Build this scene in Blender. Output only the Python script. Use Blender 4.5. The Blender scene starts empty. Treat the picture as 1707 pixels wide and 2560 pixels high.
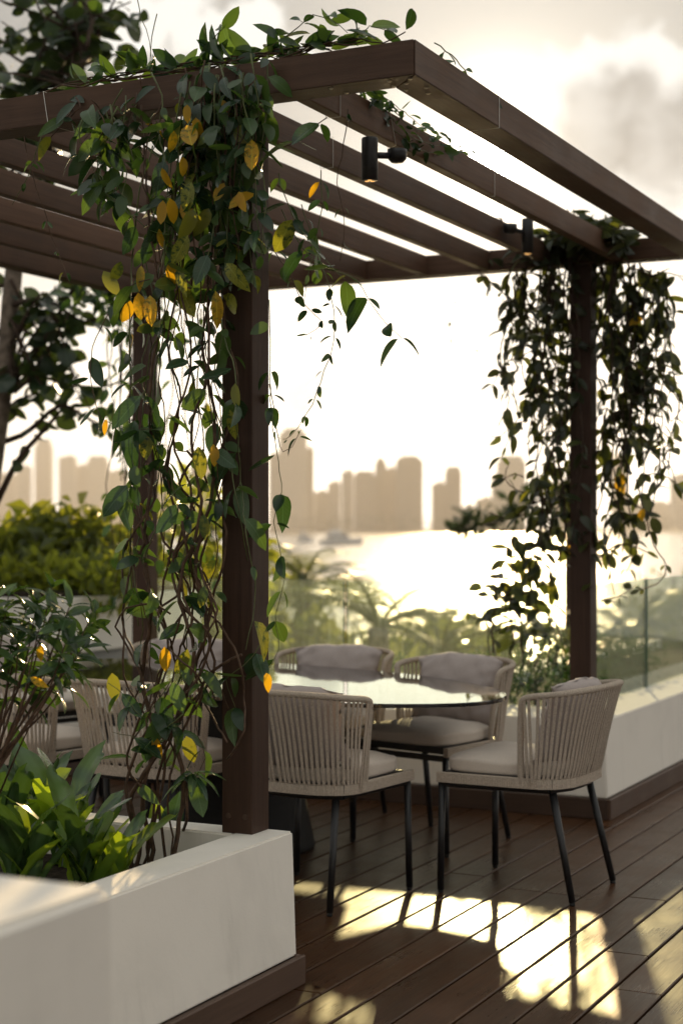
import bpy, bmesh, math, random
import numpy as np
from mathutils import Vector, Matrix, Euler

R = math.radians
rng = random.Random(11)
sc = bpy.context.scene
COL = sc.collection

# ------------------------------------------------------------------ survey
# world: x runs along the deck boards, y across them, z up (metres)
YAW = R(26.3)
SN, CS = math.sin(YAW), math.cos(YAW)
FPX, CXP, HYP, CAMH = 4020.0, 853.5, 1318.0, 1.4

def xy(right, fwd):
    return (SN * right + CS * fwd, -CS * right + SN * fwd)

def pd(px, py, d):
    """survey point -> metres, at distance d ahead"""
    x, y = xy((px - CXP) / FPX * d, d)
    return Vector((x, y, CAMH - (py - HYP) / FPX * d))

K = 1707 / 1568.0

def pu(x, y, u):
    """survey point on the vertical plane x = u"""
    r = (x * K - CXP) / FPX
    return pd(x * K, y * K, u / (SN * r + CS))

# ------------------------------------------------------------------ camera, sky, sun, exposure
cam = bpy.data.cameras.new('camera')
camo = bpy.data.objects.new('camera', cam)
COL.objects.link(camo)
sc.camera = camo
camo.location = (0, 0, CAMH)
camo.rotation_euler = (R(90), 0, YAW - R(90))
cam.sensor_fit = 'VERTICAL'
cam.sensor_width = 24
cam.sensor_height = 36
cam.lens = FPX / 2560 * 36
cam.shift_y = (HYP - 1280) / 2560
cam.clip_start = 0.05
cam.clip_end = 9000
cam.dof.use_dof = True
cam.dof.focus_distance = 5.15
cam.dof.aperture_fstop = 2.3

SUN_R, SUN_UP = 0.0986, 0.2313
sx, sy = xy(SUN_R, 1.0)
SUN = Vector((sx, sy, SUN_UP)).normalized()
sun = bpy.data.lights.new('sun', 'SUN')
sun.energy = 5.0
sun.angle = R(1.0)
sun.color = (1.0, 0.71, 0.35)
suno = bpy.data.objects.new('sun', sun)
COL.objects.link(suno)
suno.rotation_euler = SUN.to_track_quat('Z', 'Y').to_euler()
suno.location = (0, 0, 30)

sc.view_settings.view_transform = 'Standard'
sc.view_settings.look = 'None'
sc.view_settings.gamma = 1.0
sc.view_settings.exposure = 0.3
sc.view_settings.use_curve_mapping = False
sc.render.engine = 'CYCLES'
sc.cycles.use_denoising = True
sc.cycles.max_bounces = 7
sc.cycles.diffuse_bounces = 3
sc.cycles.glossy_bounces = 3
sc.cycles.transmission_bounces = 4
sc.cycles.transparent_max_bounces = 12
sc.cycles.volume_bounces = 0
sc.cycles.caustics_reflective = False
sc.cycles.caustics_refractive = False
sc.cycles.sample_clamp_indirect = 6.0

class NT:
    """small node-tree writer"""
    def __init__(self, tree):
        self.t = tree
        self.n = tree.nodes
    def node(self, kind, **kw):
        n = self.n.new(kind)
        for k, v in kw.items():
            if k.startswith('i_'):
                self.put(n.inputs[k[2:].replace('_', ' ')], v)
            else:
                setattr(n, k, v)
        return n
    def put(self, sock, v):
        if hasattr(v, 'is_output'):
            self.t.links.new(v, sock)
        elif isinstance(v, (tuple, list)) and sock.type == 'RGBA' and len(v) == 3:
            sock.default_value = (*v, 1)
        else:
            sock.default_value = v
    def math(self, op, a, b=0.0, c=0.0, clamp=False):
        n = self.n.new('ShaderNodeMath'); n.operation = op; n.use_clamp = clamp
        for s, v in zip(n.inputs, (a, b, c)):
            self.put(s, v)
        return n.outputs[0]
    def vmath(self, op, a, b=(0, 0, 0)):
        n = self.n.new('ShaderNodeVectorMath'); n.operation = op
        self.put(n.inputs[0], a)
        self.put(n.inputs[1], b)
        return n.outputs['Value'] if op == 'DOT_PRODUCT' else n.outputs['Vector']
    def mix(self, f, a, b, blend='MIX'):
        n = self.n.new('ShaderNodeMix'); n.data_type = 'RGBA'; n.blend_type = blend
        self.put(n.inputs[0], f); self.put(n.inputs[6], a); self.put(n.inputs[7], b)
        return n.outputs[2]
    def noise(self, vec, scale, detail=4, rough=0.55, dist=0.0):
        n = self.n.new('ShaderNodeTexNoise')
        self.put(n.inputs['Vector'], vec)
        n.inputs['Scale'].default_value = scale
        n.inputs['Detail'].default_value = detail
        n.inputs['Roughness'].default_value = rough
        n.inputs['Distortion'].default_value = dist
        return n.outputs['Fac']
    def ramp(self, f, stops):
        n = self.n.new('ShaderNodeValToRGB')
        while len(n.color_ramp.elements) < len(stops):
            n.color_ramp.elements.new(0.5)
        for e, (p, c) in zip(n.color_ramp.elements, stops):
            e.position = p
            e.color = (*c, 1) if len(c) == 3 else c
        self.put(n.inputs[0], f)
        return n.outputs[0]
    def mapr(self, v, a, b, c=0.0, d=1.0, smooth=True):
        n = self.n.new('ShaderNodeMapRange')
        n.interpolation_type = 'SMOOTHSTEP' if smooth else 'LINEAR'
        for s, x in zip(n.inputs, (v, a, b, c, d)):
            self.put(s, x)
        return n.outputs[0]

# sky
world = bpy.data.worlds.new('World')
sc.world = world
world.use_nodes = True
W = NT(world.node_tree)
world.node_tree.nodes.clear()
sky = W.node('ShaderNodeTexSky', sky_type='NISHITA', sun_disc=False)
sky.sun_elevation = math.asin(SUN.z)
sky.sun_rotation = math.atan2(SUN.x, SUN.y)
sky.altitude = 10
sky.air_density = 1.0
sky.dust_density = 0.5
sky.ozone_density = 1.0
tc = W.node('ShaderNodeTexCoord')
d = W.vmath('NORMALIZE', tc.outputs['Generated'])
sep = W.node('ShaderNodeSeparateXYZ'); W.put(sep.inputs[0], d)
cosg = W.vmath('DOT_PRODUCT', d, tuple(SUN))
cosg = W.math('MAXIMUM', cosg, 0.0)
# flat-layer coordinates for the high broken cloud
zz = W.math('ADD', W.math('MAXIMUM', sep.outputs['Z'], 0.0), 0.16)
cx = W.math('DIVIDE', sep.outputs['X'], zz)
cy = W.math('DIVIDE', sep.outputs['Y'], zz)
cv = W.node('ShaderNodeCombineXYZ'); W.put(cv.inputs[0], cx); W.put(cv.inputs[1], cy)
cl = W.noise(W.vmath('ADD', cv.outputs[0], (9.16, 0.56, 2.07)), 1.5, 9, 0.56, 0.15)
cmask = W.mapr(cl, 0.47, 0.68)
# nearby cumulus: a handful of heaps, edges roughened with noise
heap = W.noise(d, 11.0, 9, 0.62, 0.2)
heap2 = W.noise(d, 34.0, 7, 0.6)
rough = W.math('ADD', W.math('MULTIPLY', W.math('SUBTRACT', heap, 0.5), 0.085), W.math('MULTIPLY', W.math('SUBTRACT', heap2, 0.5), 0.03))
heaps = None
def skydir(x, y):
    r, up = (x * K - CXP) / FPX, (HYP - y * K) / FPX
    a, b = xy(r, 1.0)
    return Vector((a, b, up)).normalized()
HEAPS = [(1400, 165, .024), (1345, 240, .036), (1455, 225, .036), (1390, 300, .050), (1500, 330, .048), (1310, 320, .036), (1580, 320, .044), (1640, 290, .05),
         (560, 70, .022), (490, 85, .024), (420, 40, .030), (640, 150, .016), (330, 70, .03), (1640, 110, .013),
         (760, 880, .012), (720, 895, .012), (820, 870, .010)]
big = None
for k, (hx, hy, hr) in enumerate(HEAPS):
    df = W.node('ShaderNodeVectorMath', operation='DISTANCE')
    W.put(df.inputs[0], d); df.inputs[1].default_value = skydir(hx, hy)
    v = W.math('SUBTRACT', hr, df.outputs['Value'])
    heaps = v if heaps is None else W.math('SMOOTH_MAX', heaps, v, 0.008)
    if k == 7: big = heaps
hv = W.math('ADD', heaps, rough)
hmask = W.mapr(hv, -0.004, 0.006)
hdeep = W.mapr(W.math('ADD', big, W.math('MULTIPLY', rough, 0.8)), 0.012, 0.034)
# clear air, brightened round the sun as sea haze does
glow = W.math('ADD', W.math('MULTIPLY', W.math('POWER', cosg, 120.0), 5.0),
              W.math('ADD', W.math('MULTIPLY', W.math('POWER', cosg, 1500.0), 40.0), W.math('MULTIPLY', W.math('POWER', cosg, 9000.0), 900.0)))
gcol = W.node('ShaderNodeVectorMath', operation='SCALE'); gcol.inputs[0].default_value = (1.0, 0.88, 0.70)
hz = W.mapr(sep.outputs['Z'], 0.0, 0.25, 1.0, 0.0)
glow = W.math('ADD', glow, W.math('MULTIPLY', W.math('MULTIPLY', W.math('POWER', cosg, 22.0), 20.0), hz))
W.put(gcol.inputs['Scale'], glow)
hcol = W.node('ShaderNodeVectorMath', operation='SCALE'); hcol.inputs[0].default_value = (5.6, 5.5, 5.4)
W.put(hcol.inputs['Scale'], hz)
hs = W.node('ShaderNodeHueSaturation'); W.put(hs.inputs['Color'], sky.outputs[0]); hs.inputs['Saturation'].default_value = 0.6
skyc = W.mix(1.0, hs.outputs[0], (0.92, 0.87, 0.80), 'MULTIPLY')
air = W.vmath('ADD', W.vmath('ADD', skyc, gcol.outputs[0]), hcol.outputs[0])
veil = 0.93
zup = W.mapr(sep.outputs['Z'], 0.30, 0.6, 1.0, 1.75)
ccol = W.node('ShaderNodeVectorMath', operation='SCALE'); W.put(ccol.inputs[0], W.mix(cmask, (3.0, 3.1, 3.08), (6.5, 6.1, 5.3)))
W.put(ccol.inputs['Scale'], zup)
c1 = W.mix(veil, air, W.vmath('ADD', W.vmath('ADD', ccol.outputs[0], hcol.outputs[0]), gcol.outputs[0]))
shade = W.mapr(W.noise(d, 16.0, 6, 0.55), 0.36, 0.66)
dark = W.math('MULTIPLY', hdeep, W.math('ADD', 0.55, W.math('MULTIPLY', shade, 0.45)))
hc = W.mix(dark, (8.6, 8.5, 8.1), (2.6, 2.55, 2.45))
g2 = W.node('ShaderNodeVectorMath', operation='SCALE'); W.put(g2.inputs[0], gcol.outputs[0]); g2.inputs['Scale'].default_value = 0.16
c2 = W.mix(W.math('MULTIPLY', hmask, 0.93), c1, W.vmath('ADD', hc, g2.outputs[0]))
bg = W.node('ShaderNodeBackground'); W.put(bg.inputs['Color'], c2); bg.inputs['Strength'].default_value = 0.10
wo = W.node('ShaderNodeOutputWorld'); W.put(wo.inputs['Surface'], bg.outputs[0])

# ------------------------------------------------------------------ helpers
def tag(o, label=None, cat=None, group=None, kind=None):
    if label: o['label'] = label
    if cat: o['category'] = cat
    if group: o['group'] = group
    if kind: o['kind'] = kind
    return o

def empty(name, loc=(0, 0, 0), rz=0.0, label=None, cat=None, group=None):
    o = bpy.data.objects.new(name, None)
    o.empty_display_size = 0.1
    COL.objects.link(o)
    o.location = loc
    o.rotation_euler = (0, 0, rz)
    return tag(o, label, cat, group)

def link(name, me, parent=None, loc=None, rot=None):
    o = bpy.data.objects.new(name, me)
    COL.objects.link(o)
    if parent is not None: o.parent = parent
    if loc is not None: o.location = loc
    if rot is not None: o.rotation_euler = rot
    return o

def mesh(name, v, f, mats, smooth=False, midx=None):
    me = bpy.data.meshes.new(name)
    me.from_pydata([tuple(p) for p in v], [], [tuple(q) for q in f])
    for m in (mats if isinstance(mats, (list, tuple)) else [mats]):
        me.materials.append(m)
    if smooth: me.polygons.foreach_set('use_smooth', [True] * len(me.polygons))
    if midx is not None: me.polygons.foreach_set('material_index', midx)
    me.update()
    return me

def box_me(name, size, mat, bev=0.0, seg=1, off=(0, 0, 0)):
    bm = bmesh.new()
    bmesh.ops.create_cube(bm, size=1.0)
    for v in bm.verts:
        v.co = Vector((v.co.x * size[0] + off[0], v.co.y * size[1] + off[1], v.co.z * size[2] + off[2]))
    if bev > 0:
        bmesh.ops.bevel(bm, geom=bm.edges[:], offset=bev, segments=seg, affect='EDGES', profile=0.6)
    me = bpy.data.meshes.new(name)
    bm.to_mesh(me); bm.free()
    me.materials.append(mat)
    return me

def box(name, size, mat, parent=None, loc=(0, 0, 0), rot=None, bev=0.0, seg=1):
    return link(name, box_me(name, size, mat, bev, seg), parent, loc, rot)

class MB:
    """collects geometry for ONE mesh"""
    def __init__(self): self.v, self.f, self.m = [], [], []
    def add(self, v, f, mi=0):
        b = len(self.v)
        self.v.extend(tuple(p) for p in v)
        self.f.extend(tuple(i + b for i in q) for q in f)
        self.m.extend([mi] * len(f))
        return self
    def tube(self, pts, rad, n=6, mi=0, cap=True):
        pts = [Vector(p) for p in pts]
        rr = rad if isinstance(rad, (list, tuple)) else [rad] * len(pts)
        t = (pts[1] - pts[0]).normalized()
        nx = t.orthogonal().normalized()
        v, f = [], []
        for i, p in enumerate(pts):
            a, b = pts[max(i - 1, 0)], pts[min(i + 1, len(pts) - 1)]
            t2 = (b - a)
            t2 = t2.normalized() if t2.length > 1e-9 else t
            nx = (nx - t2 * nx.dot(t2))
            nx = nx.normalized() if nx.length > 1e-6 else t2.orthogonal().normalized()
            ny = t2.cross(nx)
            for k in range(n):
                a_ = 2 * math.pi * k / n
                v.append(p + nx * (math.cos(a_) * rr[i]) + ny * (math.sin(a_) * rr[i]))
        for i in range(len(pts) - 1):
            for k in range(n):
                k2 = (k + 1) % n
                f.append((i * n + k, i * n + k2, (i + 1) * n + k2, (i + 1) * n + k))
        if cap:
            f.append(tuple(range(n))[::-1]); f.append(tuple((len(pts) - 1) * n + k for k in range(n)))
        return self.add(v, f, mi)
    def lathe(self, prof, n=24, c=(0, 0, 0), mi=0, cap=True):
        v, f = [], []
        for (r, z) in prof:
            for k in range(n):
                a = 2 * math.pi * k / n
                v.append((c[0] + r * math.cos(a), c[1] + r * math.sin(a), c[2] + z))
        for i in range(len(prof) - 1):
            for k in range(n):
                k2 = (k + 1) % n
                f.append((i * n + k, i * n + k2, (i + 1) * n + k2, (i + 1) * n + k))
        if cap:
            f.append(tuple(range(n))[::-1]); f.append(tuple((len(prof) - 1) * n + k for k in range(n)))
        return self.add(v, f, mi)
    def hexa(self, lo, hi, z0, z1, mi=0):
        """prism between two axis-aligned rectangles lo=(x0,x1,y0,y1) at z0 and hi at z1"""
        v = [(lo[0], lo[2], z0), (lo[1], lo[2], z0), (lo[1], lo[3], z0), (lo[0], lo[3], z0),
             (hi[0], hi[2], z1), (hi[1], hi[2], z1), (hi[1], hi[3], z1), (hi[0], hi[3], z1)]
        return self.add(v, [(3, 2, 1, 0), (4, 5, 6, 7), (0, 1, 5, 4), (1, 2, 6, 5), (2, 3, 7, 6), (3, 0, 4, 7)], mi)
    def me(self, name, mats, smooth=False):
        return mesh(name, self.v, self.f, mats, smooth, self.m)
    def build(self, name, mats, parent=None, smooth=False):
        return link(name, self.me(name, mats, smooth), parent)

def spline(pts, step=0.03):
    """Catmull-Rom through pts, resampled roughly every step metres"""
    P = [Vector(p) for p in pts]
    P = [P[0] * 2 - P[1]] + P + [P[-1] * 2 - P[-2]]
    out = []
    for i in range(1, len(P) - 2):
        a, b, c, e = P[i - 1], P[i], P[i + 1], P[i + 2]
        n = max(2, int((c - b).length / step))
        for k in range(n):
            t = k / n
            out.append(0.5 * ((2 * b) + (c - a) * t + (2 * a - 5 * b + 4 * c - e) * t * t + (3 * b - a - 3 * c + e) * t ** 3))
    out.append(P[-2])
    return out

# ------------------------------------------------------------------ materials
def material(name):
    m = bpy.data.materials.new(name); m.use_nodes = True
    m.node_tree.nodes.clear()
    t = NT(m.node_tree)
    out = t.node('ShaderNodeOutputMaterial')
    return m, t, out

def bump(t, h, strength=0.3, dist=0.01):
    n = t.node('ShaderNodeBump'); t.put(n.inputs['Height'], h)
    n.inputs['Strength'].default_value = strength; n.inputs['Distance'].default_value = dist
    return n.outputs[0]

def principled(t, out, col, rough, normal=None, spec=0.5, metal=0.0, **kw):
    p = t.node('ShaderNodeBsdfPrincipled')
    t.put(p.inputs['Base Color'], col); t.put(p.inputs['Roughness'], rough)
    p.inputs['Specular IOR Level'].default_value = spec
    p.inputs['Metallic'].default_value = metal
    if normal is not None: t.put(p.inputs['Normal'], normal)
    for k, v in kw.items():
        t.put(p.inputs[k.replace('_', ' ')], v)
    if out is not None: t.put(out.inputs['Surface'], p.outputs[0])
    return p

def wood(name, dark, light, rough=(0.42, 0.62), bscale=0.25, spec=0.4, dirt=0.25, tint=(1, 1, 1, 1), ior=1.45):
    m, t, out = material(name)
    tc = t.node('ShaderNodeTexCoord'); oi = t.node('ShaderNodeObjectInfo')
    mp = t.node('ShaderNodeMapping'); mp.inputs['Scale'].default_value = (1.2, 26, 26)
    t.put(mp.inputs['Vector'], tc.outputs['Object'])
    off = t.vmath('MULTIPLY', (17.0, 5.0, 9.0), (1, 1, 1))
    sc_ = t.node('ShaderNodeVectorMath', operation='SCALE'); t.put(sc_.inputs[0], off); t.put(sc_.inputs['Scale'], oi.outputs['Random'])
    vec = t.vmath('ADD', mp.outputs[0], sc_.outputs[0])
    g = t.noise(vec, 2.2, 7, 0.62, 0.6)
    fine = t.noise(vec, 9.0, 4, 0.6)
    big = t.noise(tc.outputs['Object'], 3.0, 4, 0.55)
    fac = t.math('ADD', t.math('MULTIPLY', g, 0.7), t.math('MULTIPLY', fine, 0.3))
    c = t.ramp(fac, [(0.3, dark), (0.7, light)])
    tone = t.math('ADD', 0.70, t.math('MULTIPLY', oi.outputs['Random'], 0.60))
    c = t.mix(1.0, c, t.node('ShaderNodeCombineColor', i_Red=tone, i_Green=tone, i_Blue=tone).outputs[0], 'MULTIPLY')
    c = t.mix(t.math('MULTIPLY', t.mapr(big, 0.45, 0.75), dirt), c, tuple(x * 1.7 + 0.012 for x in light))
    r = t.mapr(t.math('ADD', t.math('MULTIPLY', fine, 0.4), t.math('MULTIPLY', big, 0.6)), 0.3, 0.7, rough[0], rough[1])
    principled(t, out, c, r, bump(t, fac, bscale, 0.004), spec, Specular_Tint=tint, IOR=ior)
    return m

M = {}
M['wood'] = wood('brown timber', (0.058, 0.030, 0.018), (0.122, 0.067, 0.041), (0.45, 0.65), 0.3, 0.25, 0.2)
M['post'] = wood('brown post timber', (0.026, 0.013, 0.008), (0.060, 0.031, 0.020), (0.45, 0.65), 0.3, 0.25, 0.1)  # darker than the beams: shade of the vines put into the timber colour
M['deck'] = wood('deck timber', (0.027, 0.012, 0.0055), (0.076, 0.034, 0.015), (0.24, 0.42), 0.14, 0.5, 0.22, (1.0, 0.80, 0.58, 1), 1.27)
M['kick'] = wood('skirting timber', (0.058, 0.034, 0.023), (0.105, 0.062, 0.042), (0.4, 0.6), 0.2, 0.4, 0.1)

def stucco(name, col, stain=0.25):
    m, t, out = material(name)
    tc = t.node('ShaderNodeTexCoord')
    a = t.noise(tc.outputs['Object'], 2.3, 6, 0.6, 0.3)
    b = t.noise(tc.outputs['Object'], 160.0, 4, 0.6)
    cc = t.noise(tc.outputs['Object'], 26.0, 5, 0.6)
    mp = t.node('ShaderNodeMapping'); mp.inputs['Scale'].default_value = (7, 7, 0.6)
    t.put(mp.inputs['Vector'], tc.outputs['Object'])
    drip = t.noise(mp.outputs[0], 2.0, 5, 0.6)
    f = t.math('MULTIPLY', t.mapr(a, 0.4, 0.75), stain)
    c = t.mix(f, col, tuple(x * 0.72 for x in col))
    c = t.mix(t.math('MULTIPLY', t.mapr(drip, 0.55, 0.8), stain * 0.7), c, (0.45, 0.41, 0.35))
    h = t.math('ADD', t.math('MULTIPLY', b, 0.5), cc)
    principled(t, out, c, 0.75, bump(t, h, 0.18, 0.004), 0.3)
    return m
M['white'] = stucco('white render', (0.80, 0.75, 0.67), 0.38)
M['white2'] = stucco('off-white render', (0.82, 0.79, 0.73), 0.18)
M['grey_base'] = stucco('grey plinth', (0.30, 0.30, 0.29), 0.2)

def plain(name, col, rough=0.5, spec=0.5, metal=0.0, var=0.0, nscale=20.0, bs=0.0):
    m, t, out = material(name)
    c, nrm = col, None
    if var or bs:
        tc = t.node('ShaderNodeTexCoord')
        n = t.noise(tc.outputs['Object'], nscale, 5, 0.6)
        if var: c = t.mix(t.mapr(n, 0.3, 0.7), tuple(x * (1 - var) for x in col), tuple(min(1, x * (1 + var)) for x in col))
        if bs: nrm = bump(t, n, bs, 0.01)
    principled(t, out, c, rough, nrm, spec, metal)
    return m
M['black'] = plain('black powder coat', (0.012, 0.012, 0.013), 0.42, 0.5, 0.0, 0.2, 60)
M['blackcone'] = plain('black table base', (0.010, 0.010, 0.011), 0.6, 0.3, 0.0, 0.25, 30)
M['foot'] = plain('black rubber foot', (0.008, 0.008, 0.008), 0.8)
M['bolt'] = plain('pale bolt cap', (0.62, 0.56, 0.48), 0.35, 0.5, 0.4)
M['wire'] = plain('clear wire', (0.75, 0.72, 0.66), 0.25, 0.8)
M['soil'] = plain('dark soil', (0.030, 0.022, 0.016), 0.95, 0.1, 0.0, 0.5, 40, 0.8)
M['gap'] = plain('dark void', (0.008, 0.006, 0.005), 0.9, 0.1)
M['tag'] = plain('cream plastic', (0.62, 0.57, 0.48), 0.45)
M['hull'] = plain('white boat paint', (0.75, 0.73, 0.70), 0.3, 0.5, 0.0, 0.05, 2)
M['boatglass'] = plain('dark boat glass', (0.02, 0.02, 0.025), 0.1)

def rope(name, col, s1=420.0):
    m, t, out = material(name)
    tc = t.node('ShaderNodeTexCoord')
    w1 = t.node('ShaderNodeTexWave', wave_type='BANDS', bands_direction='Z')
    w1.inputs['Scale'].default_value = s1 / 6.28; w1.inputs['Distortion'].default_value = 1.2
    t.put(w1.inputs['Vector'], tc.outputs['Object'])
    w2 = t.node('ShaderNodeTexVoronoi'); w2.inputs['Scale'].default_value = 330
    t.put(w2.inputs['Vector'], tc.outputs['Object'])
    n = t.noise(tc.outputs['Object'], 60, 4, 0.6)
    h = t.math('ADD', t.math('MULTIPLY', w1.outputs['Fac'], 0.5), w2.outputs['Distance'])
    c = t.mix(t.mapr(w2.outputs['Distance'], 0.1, 0.7), tuple(x * 1.18 for x in col), tuple(x * 0.62 for x in col))
    c = t.mix(t.math('MULTIPLY', n, 0.35), c, tuple(x * 0.7 for x in col))
    principled(t, out, c, 0.8, bump(t, h, 0.5, 0.003), 0.25)
    return m
M['rope'] = rope('woven rope', (0.60, 0.50, 0.40))

def fabric(name, col):
    m, t, out = material(name)
    tc = t.node('ShaderNodeTexCoord')
    a = t.noise(tc.outputs['Object'], 9, 4, 0.5)
    b = t.noise(tc.outputs['Object'], 420, 2, 0.5)
    c = t.mix(t.mapr(b, 0.3, 0.7), tuple(x * 0.86 for x in col), tuple(x * 1.1 for x in col))
    c = t.mix(t.math('MULTIPLY', t.mapr(a, 0.4, 0.7), 0.25), c, tuple(x * 0.8 for x in col))
    h = t.math('ADD', t.math('MULTIPLY', b, 0.06), t.math('MULTIPLY', a, 0.6))
    principled(t, out, c, 0.88, bump(t, h, 0.35, 0.012), 0.2, Sheen_Weight=0.15)
    return m
M['cushion'] = fabric('seat fabric', (0.62, 0.54, 0.46))
M['pillow'] = fabric('pillow fabric', (0.42, 0.36, 0.335))

def leafmat(name, col, tr, rough=0.32, spots=None, tw=0.42):
    m, t, out = material(name)
    tc = t.node('ShaderNodeTexCoord'); oi = t.node('ShaderNodeObjectInfo')
    n = t.noise(tc.outputs['Object'], 4.0, 4, 0.6)
    pn = t.node('ShaderNodeTexNoise'); pn.inputs['Scale'].default_value = 3.1
    t.put(pn.inputs['Vector'], t.node('ShaderNodeNewGeometry').outputs['Position'])
    v = t.math('ADD', t.math('MULTIPLY', oi.outputs['Random'], 0.6), t.math('MULTIPLY', pn.outputs['Fac'], 0.5))
    c = t.mix(v, tuple(x * 0.6 for x in col), tuple(x * 1.35 for x in col))
    tcx = t.mix(v, tuple(x * 0.65 for x in tr), tuple(x * 1.25 for x in tr))
    so = t.node('ShaderNodeSeparateXYZ'); t.put(so.inputs[0], tc.outputs['Object'])
    ay = t.math('ABSOLUTE', so.outputs[1])
    rib = t.mapr(ay, 0.006, 0.020, 1.0, 0.0)
    sv = t.math('SINE', t.math('MULTIPLY', t.math('SUBTRACT', so.outputs[0], t.math('MULTIPLY', ay, 0.9)), 62.0))
    sv = t.math('MULTIPLY', t.mapr(sv, 0.72, 1.0), 0.22)
    isleaf = t.math('GREATER_THAN', 1.2, t.math('ADD', so.outputs[0], t.math('MULTIPLY', ay, 3.0)))
    vf = t.math('MULTIPLY', t.math('MAXIMUM', t.math('MULTIPLY', rib, 0.6), sv), isleaf)
    c = t.mix(vf, c, tuple(min(1, x * 2.6 + 0.03) for x in col))
    blot = t.mapr(t.noise(tc.outputs['Object'], 2.6, 5, 0.7), 0.60, 0.74)
    c = t.mix(t.math('MULTIPLY', blot, 0.5), c, (0.075, 0.060, 0.022))
    if spots:
        sp = t.noise(tc.outputs['Object'], 6.0, 5, 0.7)
        f = t.mapr(sp, 0.52, 0.62)
        c = t.mix(f, c, spots); tcx = t.mix(f, tcx, tuple(x * 0.8 for x in spots))
    p = principled(t, None, c, rough, bump(t, n, 0.15, 0.02), 0.5)
    tl = t.node('ShaderNodeBsdfTranslucent'); t.put(tl.inputs['Color'], tcx)
    mx = t.node('ShaderNodeMixShader'); mx.inputs[0].default_value = tw
    t.put(mx.inputs[1], p.outputs[0]); t.put(mx.inputs[2], tl.outputs[0])
    t.put(out.inputs['Surface'], mx.outputs[0])
    return m
M['leaf0'] = leafmat('dark green leaf', (0.022, 0.050, 0.022), (0.06, 0.14, 0.02), 0.27, None, 0.28)
M['leaf1'] = leafmat('green leaf', (0.045, 0.088, 0.026), (0.14, 0.25, 0.03), 0.36, None, 0.38)
M['leaf2'] = leafmat('yellow green leaf', (0.17, 0.18, 0.025), (0.42, 0.42, 0.03), 0.4, (0.06, 0.10, 0.02))
M['leaf3'] = leafmat('yellow leaf', (0.60, 0.34, 0.018), (1.0, 0.58, 0.02), 0.42, (0.30, 0.24, 0.02), 0.55)
M['leaf4'] = leafmat('silhouette vine leaf', (0.024, 0.032, 0.013), (0.075, 0.095, 0.016), 0.33, None, 0.24)  # right vine's dark backlit silhouette put into the leaf colour
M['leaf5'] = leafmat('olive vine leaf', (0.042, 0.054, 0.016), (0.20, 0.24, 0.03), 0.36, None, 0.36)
M['fern'] = leafmat('bright fern leaf', (0.045, 0.10, 0.015), (0.36, 0.50, 0.02), 0.3, None, 0.55)
M['gard'] = leafmat('glossy shrub leaf', (0.026, 0.055, 0.018), (0.08, 0.16, 0.02), 0.2, None, 0.3)
M['hedge'] = leafmat('hedge leaf', (0.065, 0.095, 0.018), (0.40, 0.43, 0.035), 0.35, None, 0.55)
M['bush'] = leafmat('garden bush leaf', (0.06, 0.085, 0.032), (0.30, 0.32, 0.08), 0.4, None, 0.5)
M['tree'] = leafmat('tree leaf', (0.022, 0.042, 0.018), (0.06, 0.10, 0.015), 0.3, None, 0.28)
M['farleaf'] = leafmat('far shore leaf', (0.018, 0.020, 0.012), (0.03, 0.03, 0.01), 0.7, None, 0.1)
M['stem'] = plain('vine stem', (0.075, 0.042, 0.024), 0.7, 0.3, 0.0, 0.4, 40, 0.4)
M['gstem'] = plain('green vine stem', (0.085, 0.10, 0.030), 0.5, 0.4, 0.0, 0.3, 40)
M['bark'] = plain('pale bark', (0.16, 0.125, 0.095), 0.8, 0.2, 0.0, 0.4, 18, 0.6)
M['twig'] = plain('dark twig', (0.05, 0.032, 0.022), 0.75, 0.2, 0.0, 0.3, 30)

def glassmat(name, tint, gloss, streak=0.0):
    m, t, out = material(name)
    tr = t.node('ShaderNodeBsdfTransparent'); tr.inputs['Color'].default_value = (*tint, 1)
    gl = t.node('ShaderNodeBsdfGlossy'); gl.inputs['Roughness'].default_value = 0.02
    lw = t.node('ShaderNodeFresnel'); lw.inputs['IOR'].default_value = 1.5
    mx = t.node('ShaderNodeMixShader'); t.put(mx.inputs[0], t.math('MULTIPLY', lw.outputs[0], gloss))
    t.put(mx.inputs[1], tr.outputs[0]); t.put(mx.inputs[2], gl.outputs[0])
    tc = t.node('ShaderNodeTexCoord'); mp = t.node('ShaderNodeMapping'); mp.inputs['Scale'].default_value = (38, 38, 1.1)
    t.put(mp.inputs['Vector'], tc.outputs['Object'])
    s = t.noise(mp.outputs[0], 2.0, 6, 0.7)
    d_ = t.node('ShaderNodeBsdfTranslucent'); d_.inputs['Color'].default_value = (0.75, 0.85, 0.78, 1)
    m2 = t.node('ShaderNodeMixShader'); t.put(m2.inputs[0], t.mapr(s, 0.42, 0.85, streak * 0.25, streak))
    t.put(m2.inputs[1], mx.outputs[0]); t.put(m2.inputs[2], d_.outputs[0])
    t.put(out.inputs['Surface'], m2.outputs[0])
    return m
M['glass'] = glassmat('railing glass', (0.91, 0.965, 0.93), 0.55, 0.14)
M['glassedge'] = plain('green glass edge', (0.035, 0.11, 0.085), 0.15, 0.8)
M['tableglass'] = plain('black table glass', (0.010, 0.010, 0.011), 0.035, 0.75)

def emit(name, col, s):
    m, t, out = material(name)
    e = t.node('ShaderNodeEmission'); e.inputs['Color'].default_value = (*col, 1); e.inputs['Strength'].default_value = s
    t.put(out.inputs['Surface'], e.outputs[0])
    return m
M['led'] = emit('warm led', (1.0, 0.52, 0.17), 1.0)

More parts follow.
